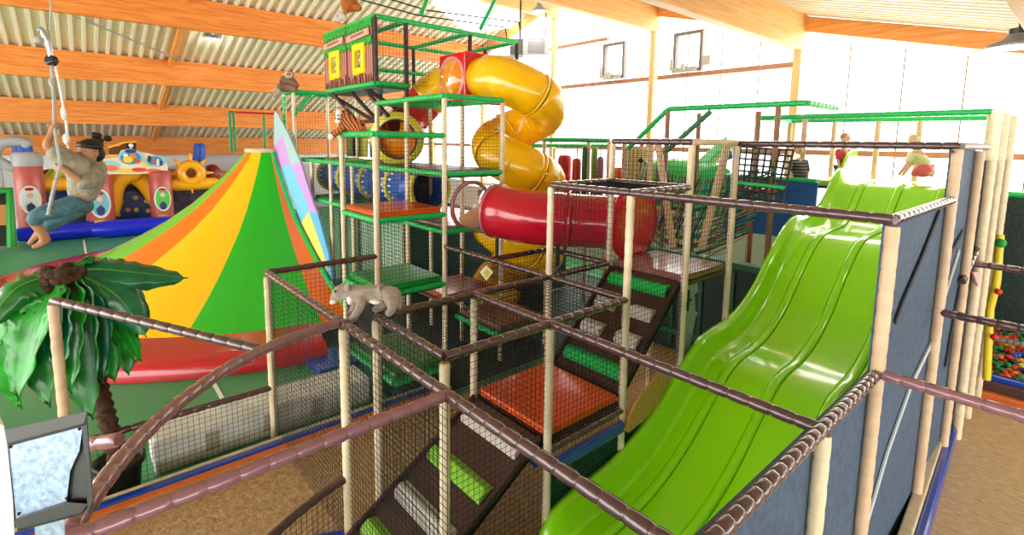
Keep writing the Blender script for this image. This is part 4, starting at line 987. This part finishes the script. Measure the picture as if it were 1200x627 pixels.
# ------------------------------------------------------------------ figures
def skin(nodes, edges, root, sub=2, flat=None):
    me = bpy.data.meshes.new('tmp_skin'); names = list(nodes)
    me.from_pydata([tuple(nodes[n][0]) for n in names], [(names.index(a), names.index(b)) for a, b in edges], [])
    ob = bpy.data.objects.new('tmp_skin', me); COL.objects.link(ob)
    sk = ob.modifiers.new('skin', 'SKIN'); sk.use_smooth_shade = True
    lay = me.skin_vertices[0].data if me.skin_vertices else None
    for i, n in enumerate(names):
        r = nodes[n][1]; lay[i].radius = (r, r) if not isinstance(r, (tuple, list)) else r
        lay[i].use_root = (n == root)
    su = ob.modifiers.new('sub', 'SUBSURF'); su.levels = sub; su.render_levels = sub
    dg = bpy.context.evaluated_depsgraph_get(); dg.update()
    ev = ob.evaluated_get(dg); m2 = ev.to_mesh()
    vs = [v.co.copy() for v in m2.vertices]; fs = [tuple(p.vertices) for p in m2.polygons]
    ev.to_mesh_clear(); bpy.data.objects.remove(ob); bpy.data.meshes.remove(me)
    return vs, fs
def chain(*ns): return list(zip(ns[:-1], ns[1:]))
skinm = mat('skin_tan', (176, 124, 88), .5, noise=.08)
skinp = mat('skin_pale', (226, 178, 150), .5)
hairm = mat('hair_black', (22, 18, 18), .5, noise=.2, nscale=30)
eyem = mat('eye_white', (230, 226, 220), .3)
def head(mb, c, r, face, up, mskin=0, meye=1, mdark=2):
    face = face.normalized(); sd = face.cross(up).normalized(); up = sd.cross(face).normalized()
    R = Matrix((sd, face, up)).transposed()
    mb.ball(c, (r*.78, r*.92, r*1.05), 18, 14, mskin, R)
    mb.ball(c+face*r*.3-up*r*.55, (r*.55, r*.55, r*.5), 14, 10, mskin, R)          # jaw
    mb.ball(c+face*r*.95-up*r*.12, (r*.13, r*.2, r*.24), 10, 8, mskin, R)         # nose
    mb.ball(c+face*r*.72+up*r*.2, (r*.58, r*.22, r*.1), 12, 8, mskin, R)          # brow
    mb.ball(c+face*r*.8-up*r*.58, (r*.26, r*.08, r*.045), 10, 6, mdark, R)         # mouth
    for s in (-1, 1):
        mb.ball(c+face*r*.78+sd*s*r*.3+up*r*.04, (r*.13, r*.1, r*.075), 10, 6, meye, R)
        mb.ball(c+face*r*.86+sd*s*r*.3+up*r*.04, (r*.06, r*.05, r*.06), 8, 6, mdark, R)
        mb.ball(c+face*r*.78+sd*s*r*.3+up*r*.2, (r*.18, r*.07, r*.035), 8, 6, mdark, R)
        mb.ball(c+sd*s*r*.8-up*r*.05, (r*.1, r*.2, r*.28), 10, 8, mskin, R)
def hand(nodes, edges, wrist, tip_dir, curl_dir, side, s, tag_):
    # palm with five curled fingers growing from the wrist node
    w = nodes[wrist][0]; tip_dir = tip_dir.normalized(); side = side.normalized(); curl = curl_dir.normalized()
    nodes[tag_+'p'] = (w+tip_dir*.05*s, .026*s); edges.append((wrist, tag_+'p'))
    for i, L in enumerate((.9, 1.0, .95, .78)):
        b = w+tip_dir*.085*s+side*(i-1.5)*.021*s
        nodes[tag_+'k%d' % i] = (b, .0105*s); nodes[tag_+'m%d' % i] = (b+(tip_dir*.25+curl*.95)*.034*L*s, .0095*s); nodes[tag_+'t%d' % i] = (b+(tip_dir*-.35+curl*1.5)*.04*L*s, .0085*s)
        edges += [(tag_+'p', tag_+'k%d' % i), (tag_+'k%d' % i, tag_+'m%d' % i), (tag_+'m%d' % i, tag_+'t%d' % i)]
    b = w+tip_dir*.035*s-side*.034*s
    nodes[tag_+'th'] = (b+curl*.015*s, .012*s); nodes[tag_+'tt'] = (b+curl*.05*s+tip_dir*.03*s, .0095*s)
    edges += [(tag_+'p', tag_+'th'), (tag_+'th', tag_+'tt')]
M_ = lambda px, py, X=-6.95: ax(px, py, X)
n = {'pel': (M_(95, 234), .085), 'spi': (M_(99, 217), .1), 'che': (M_(101, 204), .115), 'nec': (M_(104, 195), .055), 'hea': (M_(105, 186), .06),
     'shR': (M_(86, 191, -6.82), .06), 'elR': (M_(53, 171, -6.78), .042), 'wrR': (M_(61, 156, -6.8), .03),
     'shL': (M_(116, 197, -6.98), .06), 'elL': (M_(99, 217, -6.66), .042), 'wrL': (M_(76, 199, -6.72), .03),
     'hpR': (M_(88, 240, -6.84), .07), 'knR': (M_(35, 255, -6.82), .058), 'anR': (M_(55, 279, -6.85), .036), 'heR': (M_(58, 285, -6.86), .036), 'baR': (M_(46, 287, -6.85), .032), 'toR': (M_(37, 290, -6.85), .022),
     'hpL': (M_(98, 241, -7.06), .07), 'knL': (M_(55, 262, -7.12), .058), 'anL': (M_(44, 275, -7.1), .034), 'heL': (M_(46, 281, -7.1), .034), 'toL': (M_(33, 287, -7.1), .022)}
e = chain('pel', 'spi', 'che', 'nec', 'hea')+chain('che', 'shR', 'elR', 'wrR')+chain('che', 'shL', 'elL', 'wrL')+chain('pel', 'hpR', 'knR', 'anR', 'baR', 'toR')+[('anR', 'heR')]+chain('pel', 'hpL', 'knL', 'anL', 'toL')+[('anL', 'heL')]
upz = Vector((0, 0, 1))
hand(n, e, 'wrR', (AR*.25-AD*1), (AR*.3+AF*.9), AF*-.6+AR*.8, 1.15, 'R')
hand(n, e, 'wrL', (-AR*1-AD*.3), (AF*.6-AR*.2+AD*-.2), AD*1.0, 1.15, 'L')
vs, fs = skin(n, e, 'pel', 2)
hc = M_(105, 178); face = -AR*.25-AF*.95+AD*.2
mb = MB().add(vs, fs, 0, True); head(mb, hc, .118, face, upz+AR*.15)
man = thing('person', M_(45, 292), 'barefoot person in grey shirt and teal trousers hanging from a rope above the palm', 'person')
mb.build('body', [skinm, eyem, hairm], man)
shirt = mat('shirt_grey', (148, 142, 124), .7, noise=.3, nscale=9, bump=1, bscale=14)
vs, fs = skin({'pel': (M_(95, 239), .14), 'spi': (M_(99, 219), .145), 'che': (M_(101, 205), .16), 'nec': (M_(103, 196.5), .075), 'shR': (M_(86, 191, -6.82), .1), 'eR': (M_(70, 181, -6.8), .1), 'elR': (M_(55.5, 172.5, -6.78), .075), 'shL': (M_(116, 197, -6.98), .105), 'mL': (M_(109, 210, -6.8), .1), 'elL': (M_(98, 216, -6.66), .08), 'cuL': (M_(93, 211, -6.68), .055)},
             chain('pel', 'spi', 'che', 'nec')+chain('che', 'shR', 'eR', 'elR')+chain('che', 'shL', 'mL', 'elL', 'cuL'), 'pel')
MB().add(vs, fs, 0, True).build('shirt', shirt, man)
teal = mat('trousers_teal', (66, 106, 118), .6, noise=.3, nscale=10, bump=.8, bscale=20)
vs, fs = skin({'pel': (M_(97, 235), .11), 'hpR': (M_(88, 239, -6.86), .1), 'tR': (M_(62, 247, -6.82), .1), 'knR': (M_(37, 254, -6.82), .085), 'cR': (M_(44, 266, -6.83), .068), 'hpL': (M_(98, 241, -7.06), .1), 'tL': (M_(78, 252, -7.1), .09), 'knL': (M_(58, 262, -7.1), .08), 'cL': (M_(49, 270, -7.1), .062)},
             chain('pel', 'hpR', 'tR', 'knR', 'cR')+chain('pel', 'hpL', 'tL', 'knL', 'cL'), 'pel')
MB().add(vs, fs, 0, True).build('trousers', teal, man)
sd = face.cross(upz).normalized()
Rh = Matrix((sd, face.normalized(), sd.cross(face.normalized()))).transposed()
mb = MB().ball(hc+upz*.07-face.normalized()*.02, (.104, .114, .07), 18, 12, 0, Rh)
mb.lathe(hc+upz*.062-face.normalized()*.008, [(.098, -.03), (.112, -.025), (.112, .025), (.098, .03)], 20, 0, (upz-face*.12+AR*.1))
mb.build('bandana', hairm, man)
kn = M_(118, 163, -7.05)
mb = MB()
for k in range(9): mb.ball(kn+Vector((random.uniform(-.04, .04), random.uniform(-.05, .06), random.uniform(-.03, .05))), (.05, .04, .035), 8, 6)
mb.build('hair', hairm, man)
MB().ball(hc-face.normalized()*.05-upz*.02, (.1, .085, .1), 14, 10, 0, Rh).build('hair', hairm, man)
# rope with pulley hook
ropeg = mat('rope_grey', (168, 168, 166), .6, noise=.15, nscale=40)
rp_ = thing('swing_rope', M_(58, 60), 'grey rope and hook pulley hanging from the roof that the person grips', 'rope')
top1 = M_(61, -40, -6.9)
def twist(pts, r, m, name, par):
    P = resample([Vector(p) for p in pts], r*1.6)
    return MB().tube(P, [r*(1 if i % 2 else .78) for i in range(len(P))], 7).build(name, m, par)
twist([top1, M_(58, 58, -6.9)], .010, ropeg, 'rope', rp_)
twist([M_(60, 72, -6.9), M_(63, 110, -6.86), M_(64, 152, -6.78), M_(71, 192, -6.66), M_(62, 225, -6.6), M_(56, 252, -6.6)], .017, ropeg, 'rope', rp_)
twist([M_(64, 72, -6.95), M_(71, 108, -6.95), M_(77, 140, -7.0), M_(80, 172, -7.02), M_(84, 190, -7.02)], .012, white, 'rope', rp_)
MB().ball(M_(74.5, 133, -6.98), (.025, .025, .07), 10, 8).build('knot', white, rp_)
MB().ball(M_(78, 163, -7.0), (.032, .032, .06), 10, 8).build('knot', white, rp_)
hk = spline([M_(44, 37, -6.9), M_(48, 34, -6.9), M_(53, 42, -6.9), M_(57, 50, -6.9), M_(59, 62, -6.9), M_(60, 74, -6.9)], 5)
MB().tube(hk, [.016+.012*math.sin(PI*i/(len(hk)-1)) for i in range(len(hk))], 8).build('hook', steel, rp_)
MB().tube([M_(52, 71, -6.9), M_(60, 68, -6.9), M_(69, 73, -6.9)], [.012, .034, .012], 8).lathe(M_(60, 71, -6.9), [(.0, -.02), (.055, -.02), (.03, 0), (.055, .02), (0, .02)], 14, 0, AF).build('pulley', darkmetal, rp_)
MB().ball(M_(45, 47, -6.9), .035, 8, 6).build('knot', ropeg, rp_)
MB().ball(M_(61, 97, -6.88), (.028, .028, .05), 8, 6).build('knot', ropeg, rp_)

# ------------------------------------------------------------------ palm
base = az(144, 588, 0); base.x = min(base.x, -6.98)
pl = thing('potted_palm', base, 'artificial palm with broad drooping leaves in a black pot beside the kerb', 'palm')
potm = black
MB().lathe(base, [(0, 0), (.17, 0), (.22, .40), (.25, .40), (.25, .47), (.225, .47), (.215, .40), (0, .39)], 24).build('pot', potm, pl)
MB().lathe(base, [(.215, .40), (.1, .415), (0, .42)], 18).build('soil', mat('soil', (70, 64, 56), .9, noise=.4, nscale=30), pl)
crown = ax(74, 322, base.x+.05)
tr = spline([base+Vector((0, 0, .4)), ax(128, 500, base.x), ax(110, 430, base.x), ax(88, 360, base.x), crown], 8)
tr = resample(tr, .035)
bark = mat('palm_bark', (72, 46, 30), .9, noise=.5, nscale=18, bump=1, bscale=30)
MB().tube(tr, [(.085 if i % 3 else .105)*(1-.2*i/len(tr)) for i in range(len(tr))], 10).build('trunk', bark, pl)
mb = MB()
for k in range(26):
    an = random.uniform(0, 2*PI); h = random.uniform(-.14, .07)
    mb.ball(crown+Vector((.13*math.cos(an), .13*math.sin(an), h)), (.07, .07, .05), 8, 6)
mb.build('fibre', bark, pl)
leafm = mat('palm_leaf', (30, 150, 36), .32, noise=.35, nscale=5, coat=.3)
leafd = mat('palm_leaf_dark', (18, 104, 34), .35, noise=.35, nscale=5, coat=.3)
leaft = mat('palm_leaf_teal', (14, 108, 66), .3, noise=.3, nscale=5, coat=.3)
def leaf(pts, w, m, wave=.02, nrm=None):
    P = spline(pts, 10); L = len(P); vs = []; fs = []
    rnd = random.Random(len(MATS)+int(w*1000)+int(P[-1].z*100))
    for i, p in enumerate(P):
        t = i/(L-1); d = (P[min(i+1, L-1)]-P[max(i-1, 0)]).normalized()
        s = d.cross(nrm if nrm is not None else Vector((0, 0, 1)))
        if s.length < .2: s = d.cross(AF)
        s.normalize(); u = s.cross(d)
        ww = w*(math.sin(PI*min(1, t*1.02+.02))**.55)*(.35+.65*min(1, t*3.2)) if t < 1 else .005
        j = 1-.05*(i % 3 == 2)
        vs += [p-s*ww*j-u*ww*.38+u*wave*math.sin(i*1.7), p-s*ww*.5-u*ww*.1, p, p+s*ww*.5-u*ww*.1, p+s*ww*j-u*ww*.38+u*wave*math.sin(i*1.3+1)]
    for i in range(L-1):
        for k in range(4): fs.append((i*5+k, i*5+k+1, (i+1)*5+k+1, (i+1)*5+k))
    mb = MB().add(vs, fs, 0, True); o = mb.build('leaf', m, pl)
    so = o.modifiers.new('solid', 'SOLIDIFY'); so.thickness = .006
    r = MB().tube([p+(Vector((0, 0, .006))) for p in P], [.012*(1-.8*i/L) for i in range(L)], 6).build('midrib', mat('midrib', (90, 160, 60), .4), o)
B = base.x
def lf(pp, w, m, dx=0, nrm=None):
    k = len(pp); leaf([crown]+[ax(px, py, B+dx*(i+1)/k) for i, (px, py) in enumerate(pp)], w, m, nrm=nrm)
lf([(110, 316), (160, 320), (220, 326)], .19, leaft, .2, Vector((.75, -.2, .7)))
lf([(120, 320), (165, 326), (205, 328)], .16, leafm, -.2, Vector((.6, 0, .8)))
lf([(100, 326), (140, 350), (172, 395)], .24, leaft, .35, Vector((.75, -.2, .5)))
lf([(100, 340), (140, 380), (166, 425)], .2, leafm, .1, AF)
lf([(92, 345), (100, 420), (108, 492)], .24, leafd, .3, AF)
lf([(85, 345), (84, 400), (82, 462)], .2, leafm, .36, AF)
lf([(60, 338), (38, 390), (20, 470)], .22, leafm, .3, AF)
lf([(55, 332), (22, 355), (2, 405)], .17, leafm, .12, Vector((.6, 0, .8)))
lf([(50, 326), (15, 342), (-25, 395)], .17, leafd, .2, Vector((.6, 0, .8)))
lf([(64, 345), (52, 410), (58, 478)], .2, leafd, .36, AF)
lf([(100, 355), (128, 395), (134, 448)], .2, leafm, -.1, AF)
lf([(115, 355), (150, 392), (150, 440)], .18, leafd, -.25, AF)
lf([(85, 312), (105, 300), (100, 304)], .1, leafd, -.1)
lf([(40, 345), (12, 415), (25, 480)], .18, leafm, -.1, AF)
lf([(90, 340), (118, 380), (120, 450)], .2, leaft, .2, AF)
lf([(68, 345), (72, 390), (70, 440)], .19, leaft, .42, AF)
# red toy ball by the pot
tag(MB().ball(az(116, 585, .1), .1, 14, 10).build('red_ball', redp), 'red ball on the floor between the floodlight and the palm pot', 'ball')

# ------------------------------------------------------------------ floodlight in the foreground
D = 1.35
Q = lambda px, py, d=0: ad(px, py, D+d)
fd = thing('floodlight', Q(60, 560), 'dark framed metal floodlight seen from close by at the bottom left corner', 'floodlight')
BK = (AF-AR*.75+AD*.75)
def plate(pts, th, d=0): return MB().prism([Q(px, py, d) for px, py in pts], BK*th)
plate([(8, 516), (97, 493), (104, 590), (17, 610)], .07, .012).build('housing', darkmetal, fd, bevel=.004)
plate([(6, 503), (103, 481), (99, 497), (8, 521)], .02, -.02).build('visor', mat('visor_dark', (80, 78, 76), .4, metal=.3), fd, bevel=.003)
plate([(9, 521), (97, 498), (93, 528), (82, 552), (78, 588), (19, 608)], .005, .004).build('reflector', mat('brushed_zinc', (150, 166, 192), .35, metal=.5, noise=.3, nscale=60), fd)
plate([(101, 482), (109, 588), (103, 604), (96, 497)], .03, -.01).build('side_plate', darkmetal, fd, bevel=.003)
plate([(17, 608), (78, 588), (104, 590), (96, 602), (20, 622)], .02, -.005).build('bottom_frame', darkmetal, fd, bevel=.003)
plate([(40, 612), (75, 600), (76, 640), (42, 640)], .01, .03).build('bracket', mat('brushed_zinc2', (160, 172, 192), .3, metal=.5, noise=.3, nscale=60), fd)
mb = MB()
for p in ((12, 524), (93, 503), (22, 602), (78, 584)): mb.ball(Q(*p, .002), .004, 8, 6)
mb.build('screw', black, fd)
pl_ = MB().prism([Q(px, py, .0) for px, py in ((-20, 492), (5, 498), (9, 521), (16, 590), (18, 640), (-20, 640))], (AF-AR*1.2)*.2).build('white_cabinet', mat('cabinet_white', (224, 224, 220), .5), bevel=.005)
tag(pl_, 'white cabinet side cut off by the left edge beside the floodlight', 'cabinet')

# ------------------------------------------------------------------ plush animals
def plush(name, label, nodes, edges, root, m, extras):
    vs, fs = skin(nodes, edges, root, 2)
    p = list(nodes.values())[0][0]
    t = thing(name, p, label, 'plush toy')
    mb = MB().add(vs, fs, 0, True)
    return t, mb
fur = mat('fur_grey', (170, 152, 136), .95, noise=.2, nscale=30, sheen=.4, bump=.8, bscale=160)
furw = mat('fur_white', (240, 236, 230), .95, sheen=.3)
furd = mat('fur_brown', (112, 84, 58), .95, noise=.2, nscale=20)
K = lambda px, py, d=0: ad(px, py, 5.0+d)
nd = {'hip': (K(458, 343), .088), 'mid': (K(438, 345), .085), 'sho': (K(418, 344), .085), 'nek': (K(408, 342), .075), 'hea': (K(398, 342), .1), 'snt': (K(391, 350), .045), 'nos': (K(388, 353), .03),
      'fl1': (K(424, 356, -.08), .05), 'fl2': (K(418, 367, -.08), .042), 'fl3': (K(412, 375, -.08), .042), 'fl4': (K(407, 378, -.08), .036),
      'fr1': (K(418, 356, .08), .05), 'fr2': (K(412, 366, .08), .04), 'fr3': (K(409, 371, .08), .038),
      'bl1': (K(461, 354, -.08), .07), 'bl2': (K(459, 363, -.08), .045), 'bl3': (K(456, 367, -.08), .04), 'bl4': (K(452, 369, -.08), .036),
      'br1': (K(452, 354, .08), .06), 'br2': (K(444, 361, .08), .042), 'br3': (K(436, 364, .08), .036),
      'ta1': (K(464, 338), .03), 'ta2': (K(468, 348, -.02), .028), 'ta3': (K(468, 358, -.03), .026), 'ta4': (K(468, 363, -.03), .024)}
ed = chain('hip', 'mid', 'sho', 'nek', 'hea', 'snt', 'nos')+chain('sho', 'fl1', 'fl2', 'fl3', 'fl4')+chain('sho', 'fr1', 'fr2', 'fr3')+chain('hip', 'bl1', 'bl2', 'bl3', 'bl4')+chain('hip', 'br1', 'br2', 'br3')+chain('hip', 'ta1', 'ta2', 'ta3', 'ta4')
t, mb = plush('plush_cat', 'grey brown plush wild cat standing on the brown rails', nd, ed, 'mid', fur, None)
mb.ball(K(407, 337, -.07), (.045, .03, .045), 10, 8, 0).ball(K(402, 336, .08), (.04, .03, .04), 10, 8, 0)
mb.ball(K(393, 341.5, -.08), .011, 8, 6, 2).ball(K(386.6, 351, -.005), (.014, .014, .01), 8, 6, 2)
mb.ball(K(390, 354, -.03), (.035, .03, .022), 10, 8, 1).ball(K(410, 351, -.05), (.03, .03, .055), 10, 8, 1).ball(K(439, 353, -.04), (.08, .05, .025), 10, 8, 1)
mb.build('body', [fur, furw, black], t)
# tiger
tm = bpy.data.materials.new('tiger_fur'); tm.use_nodes = True; nt = tm.node_tree; b_ = nt.nodes['Principled BSDF']; b_.inputs['Roughness'].default_value = .95
tc = nt.nodes.new('ShaderNodeTexCoord'); wv = nt.nodes.new('ShaderNodeTexWave'); wv.inputs['Scale'].default_value = 7; wv.inputs['Distortion'].default_value = 4; wv.bands_direction = 'DIAGONAL'
cr = nt.nodes.new('ShaderNodeValToRGB'); cr.color_ramp.elements[0].color = rgb(62, 34, 20); cr.color_ramp.elements[0].position = .18; cr.color_ramp.elements[1].color = rgb(206, 120, 66); cr.color_ramp.elements[1].position = .36
nt.links.new(tc.outputs['Object'], wv.inputs['Vector']); nt.links.new(wv.outputs['Fac'], cr.inputs['Fac']); nt.links.new(cr.outputs['Color'], b_.inputs['Base Color'])
T = lambda px, py, d=0: ad(px, py, 8.35+d)
nd = {'mid': (T(413, 145), .13), 'hip': (T(422, 150), .12), 'sho': (T(405, 141), .125), 'hea': (T(401, 136), .12), 'snt': (T(398, 141, -.08), .06),
      'f1': (T(400, 152, -.1), .06), 'f2': (T(393, 156, -.1), .055), 'f3': (T(388, 160, -.1), .05), 'g1': (T(408, 152, .05), .06), 'g2': (T(398, 155, .08), .05),
      'b1': (T(423, 154, -.1), .07), 'b2': (T(414, 157, -.12), .055), 'ta': (T(428, 152, .05), .03), 'tb': (T(430, 155, .1), .025)}
ed = chain('mid', 'hip', 'ta', 'tb')+chain('mid', 'sho', 'hea', 'snt')+chain('sho', 'f1', 'f2', 'f3')+chain('sho', 'g1', 'g2')+chain('hip', 'b1', 'b2')
t, mb = plush('plush_tiger', 'striped orange plush tiger lying on the end of the green rail', nd, ed, 'mid', tm, None)
mb.ball(T(397, 134, -.1), (.05, .05, .09), 10, 8, 1).ball(T(396, 142, -.13), (.05, .05, .04), 10, 8, 1).ball(T(397, 128, .0), (.04, .03, .04), 8, 6, 0).ball(T(405, 127, .02), (.04, .03, .04), 8, 6, 0)
mb.ball(T(396, 135.5, -.15), .014, 8, 6, 2).ball(T(400, 135, -.14), .014, 8, 6, 2).ball(T(396.5, 139.5, -.165), .018, 8, 6, 2).ball(T(388, 160, -.11), .052, 10, 8, 1)
mb.build('body', [tm, furw, black], t)
# monkey on the left corner
T2 = lambda px, py, d=0: ad(px, py, 13.75+d)
nd = {'pel': (T2(337, 102), .2), 'che': (T2(337, 95), .19), 'hea': (T2(339, 88), .17), 'a1': (T2(331, 97, -.1), .09), 'a2': (T2(327, 104, -.15), .07), 'b1': (T2(345, 97, -.1), .09), 'b2': (T2(349, 102, -.15), .07),
      'l1': (T2(331, 104, -.2), .09), 'l2': (T2(326, 106, -.3), .07), 'r1': (T2(343, 104, -.2), .09), 'r2': (T2(348, 105, -.3), .07)}
t, mb = plush('plush_monkey', 'grey brown plush monkey sitting on the left corner of the tower', nd, chain('pel', 'che', 'hea')+chain('che', 'a1', 'a2')+chain('che', 'b1', 'b2')+chain('pel', 'l1', 'l2')+chain('pel', 'r1', 'r2'), 'pel', furd, None)
mb.ball(T2(338, 88, -.15), (.1, .1, .1), 10, 8, 1).ball(T2(333.5, 88), (.05, .05, .06), 8, 6, 1).ball(T2(344, 88), (.05, .05, .06), 8, 6, 1).ball(T2(336.5, 87, -.25), .02, 6, 5, 2).ball(T2(339.5, 87, -.25), .02, 6, 5, 2)
mb.build('body', [mat('fur_monkey', (124, 96, 78), .95, noise=.2, nscale=20), mat('fur_face', (196, 172, 152), .9), black], t)
tag(MB().tube(spline([T2(322, 107, -.2), T2(324, 104, -.3), T2(328, 107, -.3), T2(324, 110, -.25), T2(321, 113, -.2)], 5), .05, 8).build('plush_mouse', fur), 'small grey plush rag beside the monkey on the tower corner', 'plush toy')
# orang-utan on the hut roof
T3 = lambda px, py, d=0: ad(px, py, 10.6+d)
nd = {'pel': (T3(412, 8), .17), 'che': (T3(409, -2), .18), 'hea': (T3(408, -12), .15), 'a1': (T3(404, 3, -.1), .08), 'a2': (T3(404, 13, -.15), .06), 'l1': (T3(418, 9, -.15), .08), 'l2': (T3(424, 10, -.2), .06), 'r1': (T3(406, 10, -.2), .09), 'r2': (T3(404, 16, -.25), .06)}
t, mb = plush('plush_ape', 'rust brown plush ape sitting on the roof rail of the striped hut', nd, chain('pel', 'che', 'hea')+chain('che', 'a1', 'a2')+chain('pel', 'l1', 'l2')+chain('pel', 'r1', 'r2'), 'pel', furd, None)
mb.ball(T3(407, -12, -.12), (.09, .09, .09), 10, 8, 1); mb.build('body', [mat('fur_rust', (168, 96, 44), .95, noise=.25, nscale=16), mat('fur_face', (196, 172, 152), .9)], t)
T4 = lambda px, py, d=0: ad(px, py, 11.2+d)
nd = {'pel': (T4(400, 19), .1), 'che': (T4(403, 15), .1), 'hea': (T4(396, 20, -.05), .09), 'l1': (T4(394, 25, -.05), .05), 'r1': (T4(405, 21, -.05), .05)}
t, mb = plush('plush_rabbit', 'small grey white plush animal hanging on the hut roof rail below the ape', nd, chain('pel', 'che')+chain('pel', 'hea')+chain('pel', 'l1')+chain('pel', 'r1'), 'pel', fur, None)
mb.ball(T4(395, 18, -.1), (.03, .03, .06), 8, 6, 0); mb.build('body', [mat('fur_pale', (206, 200, 192), .95)], t)

# ------------------------------------------------------------------ children at the slide top
def child(label, D_, pts, shirt_c, pant_c, hair_c, face_dir, hd, s=1.0, stripes_=None):
    Kd = lambda px, py, d=0: ad(px, py, D_+d)
    nn = {k: (Kd(*v[:2], v[2] if len(v) > 2 else 0), v[3] if len(v) > 3 else .04) for k, v in pts.items()}
    e_ = chain('pel', 'che', 'nec')+chain('che', 'sR', 'eR', 'wR')+chain('che', 'sL', 'eL', 'wL')+chain('pel', 'hR', 'kR', 'fR', 'tR')+chain('pel', 'hL', 'kL', 'fL', 'tL')
    for w_, e1 in (('wR', 'eR'), ('wL', 'eL')):
        d_ = (nn[w_][0]-nn[e1][0]); hand(nn, e_, w_, d_, AF*.3+AD*.6, AR, .75, w_+'_')
    vs, fs = skin(nn, e_, 'pel', 2)
    t = thing('person', nn['tR'][0], label, 'person')
    mb = MB().add(vs, fs, 0, True); h = Kd(*hd); head(mb, h, .098, face_dir, upz); mb.build('body', [skinp, eyem, hairm], t)
    sh = {k: (nn[k][0], nn[k][1]*1.32+.012) for k in ('pel', 'che', 'sR', 'eR', 'sL', 'eL')}
    if stripes_: shm = stripes_
    else: shm = mat('shirt_%d_%d' % shirt_c[:2], shirt_c, .7, noise=.08, bump=.4, bscale=20)
    vs, fs = skin(sh, chain('pel', 'che', 'sR', 'eR')+chain('che', 'sL', 'eL'), 'pel'); MB().add(vs, fs, 0, True).build('shirt', shm, t)
    tr_ = {k: (nn[k][0], nn[k][1]*1.3+.012) for k in ('pel', 'hR', 'kR', 'fR', 'hL', 'kL', 'fL')}
    vs, fs = skin(tr_, chain('pel', 'hR', 'kR', 'fR')+chain('pel', 'hL', 'kL', 'fL'), 'pel'); MB().add(vs, fs, 0, True).build('trousers', mat('trousers_%d_%d' % pant_c[:2], pant_c, .7), t)
    f_ = face_dir.normalized()
    MB().ball(h+upz*.03-f_*.025, (.085, .095, .085), 14, 10).build('hair', mat('hair_%d' % hair_c[0], hair_c, .6, noise=.2, nscale=30), t)
child('child in pale yellow top and pink trousers kneeling at the head of the lime slide', 9.35,
      {'pel': (1084, 196, 0, .09), 'che': (1076, 180, -.05, .085), 'nec': (1072, 172, -.05, .04), 'sR': (1068, 180, -.12, .045), 'eR': (1064, 191, -.15, .035), 'wR': (1057, 200, -.15, .026), 'sL': (1074, 180, .1, .045), 'eL': (1068, 192, .1, .035), 'wL': (1061, 201, .1, .026),
       'hR': (1082, 199, -.08, .07), 'kR': (1070, 203, -.12, .055), 'fR': (1088, 204, -.12, .042), 'tR': (1095, 204, -.12, .03), 'hL': (1084, 199, .08, .07), 'kL': (1073, 201, .12, .055), 'fL': (1089, 201, .1, .042), 'tL': (1096, 202, .1, .03)},
      (226, 226, 186), (232, 96, 112), (222, 196, 150), -AR*.7-AF*.5+AD*.5, (1070, 165, -.08))
child('child in red top standing left of the lime slide entry', 10.6,
      {'pel': (988, 196, 0, .085), 'che': (989, 180, 0, .085), 'nec': (990, 170, 0, .04), 'sR': (983, 177, -.05, .042), 'eR': (982, 188, -.05, .034), 'wR': (984, 198, -.1, .026), 'sL': (996, 177, .05, .042), 'eL': (998, 187, 0, .034), 'wL': (1001, 195, -.05, .026),
       'hR': (985, 199, -.05, .06), 'kR': (985, 216, -.05, .048), 'fR': (986, 232, 0, .036), 'tR': (984, 234, -.08, .03), 'hL': (991, 199, .05, .06), 'kL': (992, 216, .05, .048), 'fL': (992, 232, .05, .036), 'tL': (991, 234, -.02, .03)},
      (206, 66, 76), (60, 70, 110), (176, 130, 96), AR*.4-AF*.8+AD*.1, (991, 162, 0))
child('child in dark striped top standing behind the leaning cord net', 10.0,
      {'pel': (937, 212, 0, .095), 'che': (936, 194, 0, .095), 'nec': (936, 184, 0, .04), 'sR': (928, 190, -.03, .045), 'eR': (926, 202, -.05, .036), 'wR': (930, 212, -.1, .027), 'sL': (944, 190, .03, .045), 'eL': (946, 203, 0, .036), 'wL': (945, 213, -.05, .027),
       'hR': (933, 216, -.05, .062), 'kR': (933, 234, -.05, .05), 'fR': (934, 250, 0, .038), 'tR': (932, 253, -.08, .03), 'hL': (941, 216, .05, .062), 'kL': (941, 234, .05, .05), 'fL': (941, 250, .05, .038), 'tL': (940, 253, -.02, .03)},
      (60, 60, 66), (44, 44, 52), (120, 84, 58), -AR*.2-AF*.9, (936, 175, 0), stripes_=stripes('striped_top', [(38, 42, 50), (110, 116, 124)], 'Z', .03, .7))
# warning sign on the frame
sq = [(570, 311), (578, 319), (570, 329), (562, 319)]
sg_ = tag(MB().prism([ad(px, py, 6.6) for px, py in sq], AF*.01).build('sign', white), 'small white diamond sign with yellow middle tied to the black net', 'sign')
MB().prism([ad(px, py, 6.59) for px, py in ((570.3, 314.5), (574.5, 319), (570, 325), (566, 319.5))], AF*.005).build('sign_face', yp, sg_)
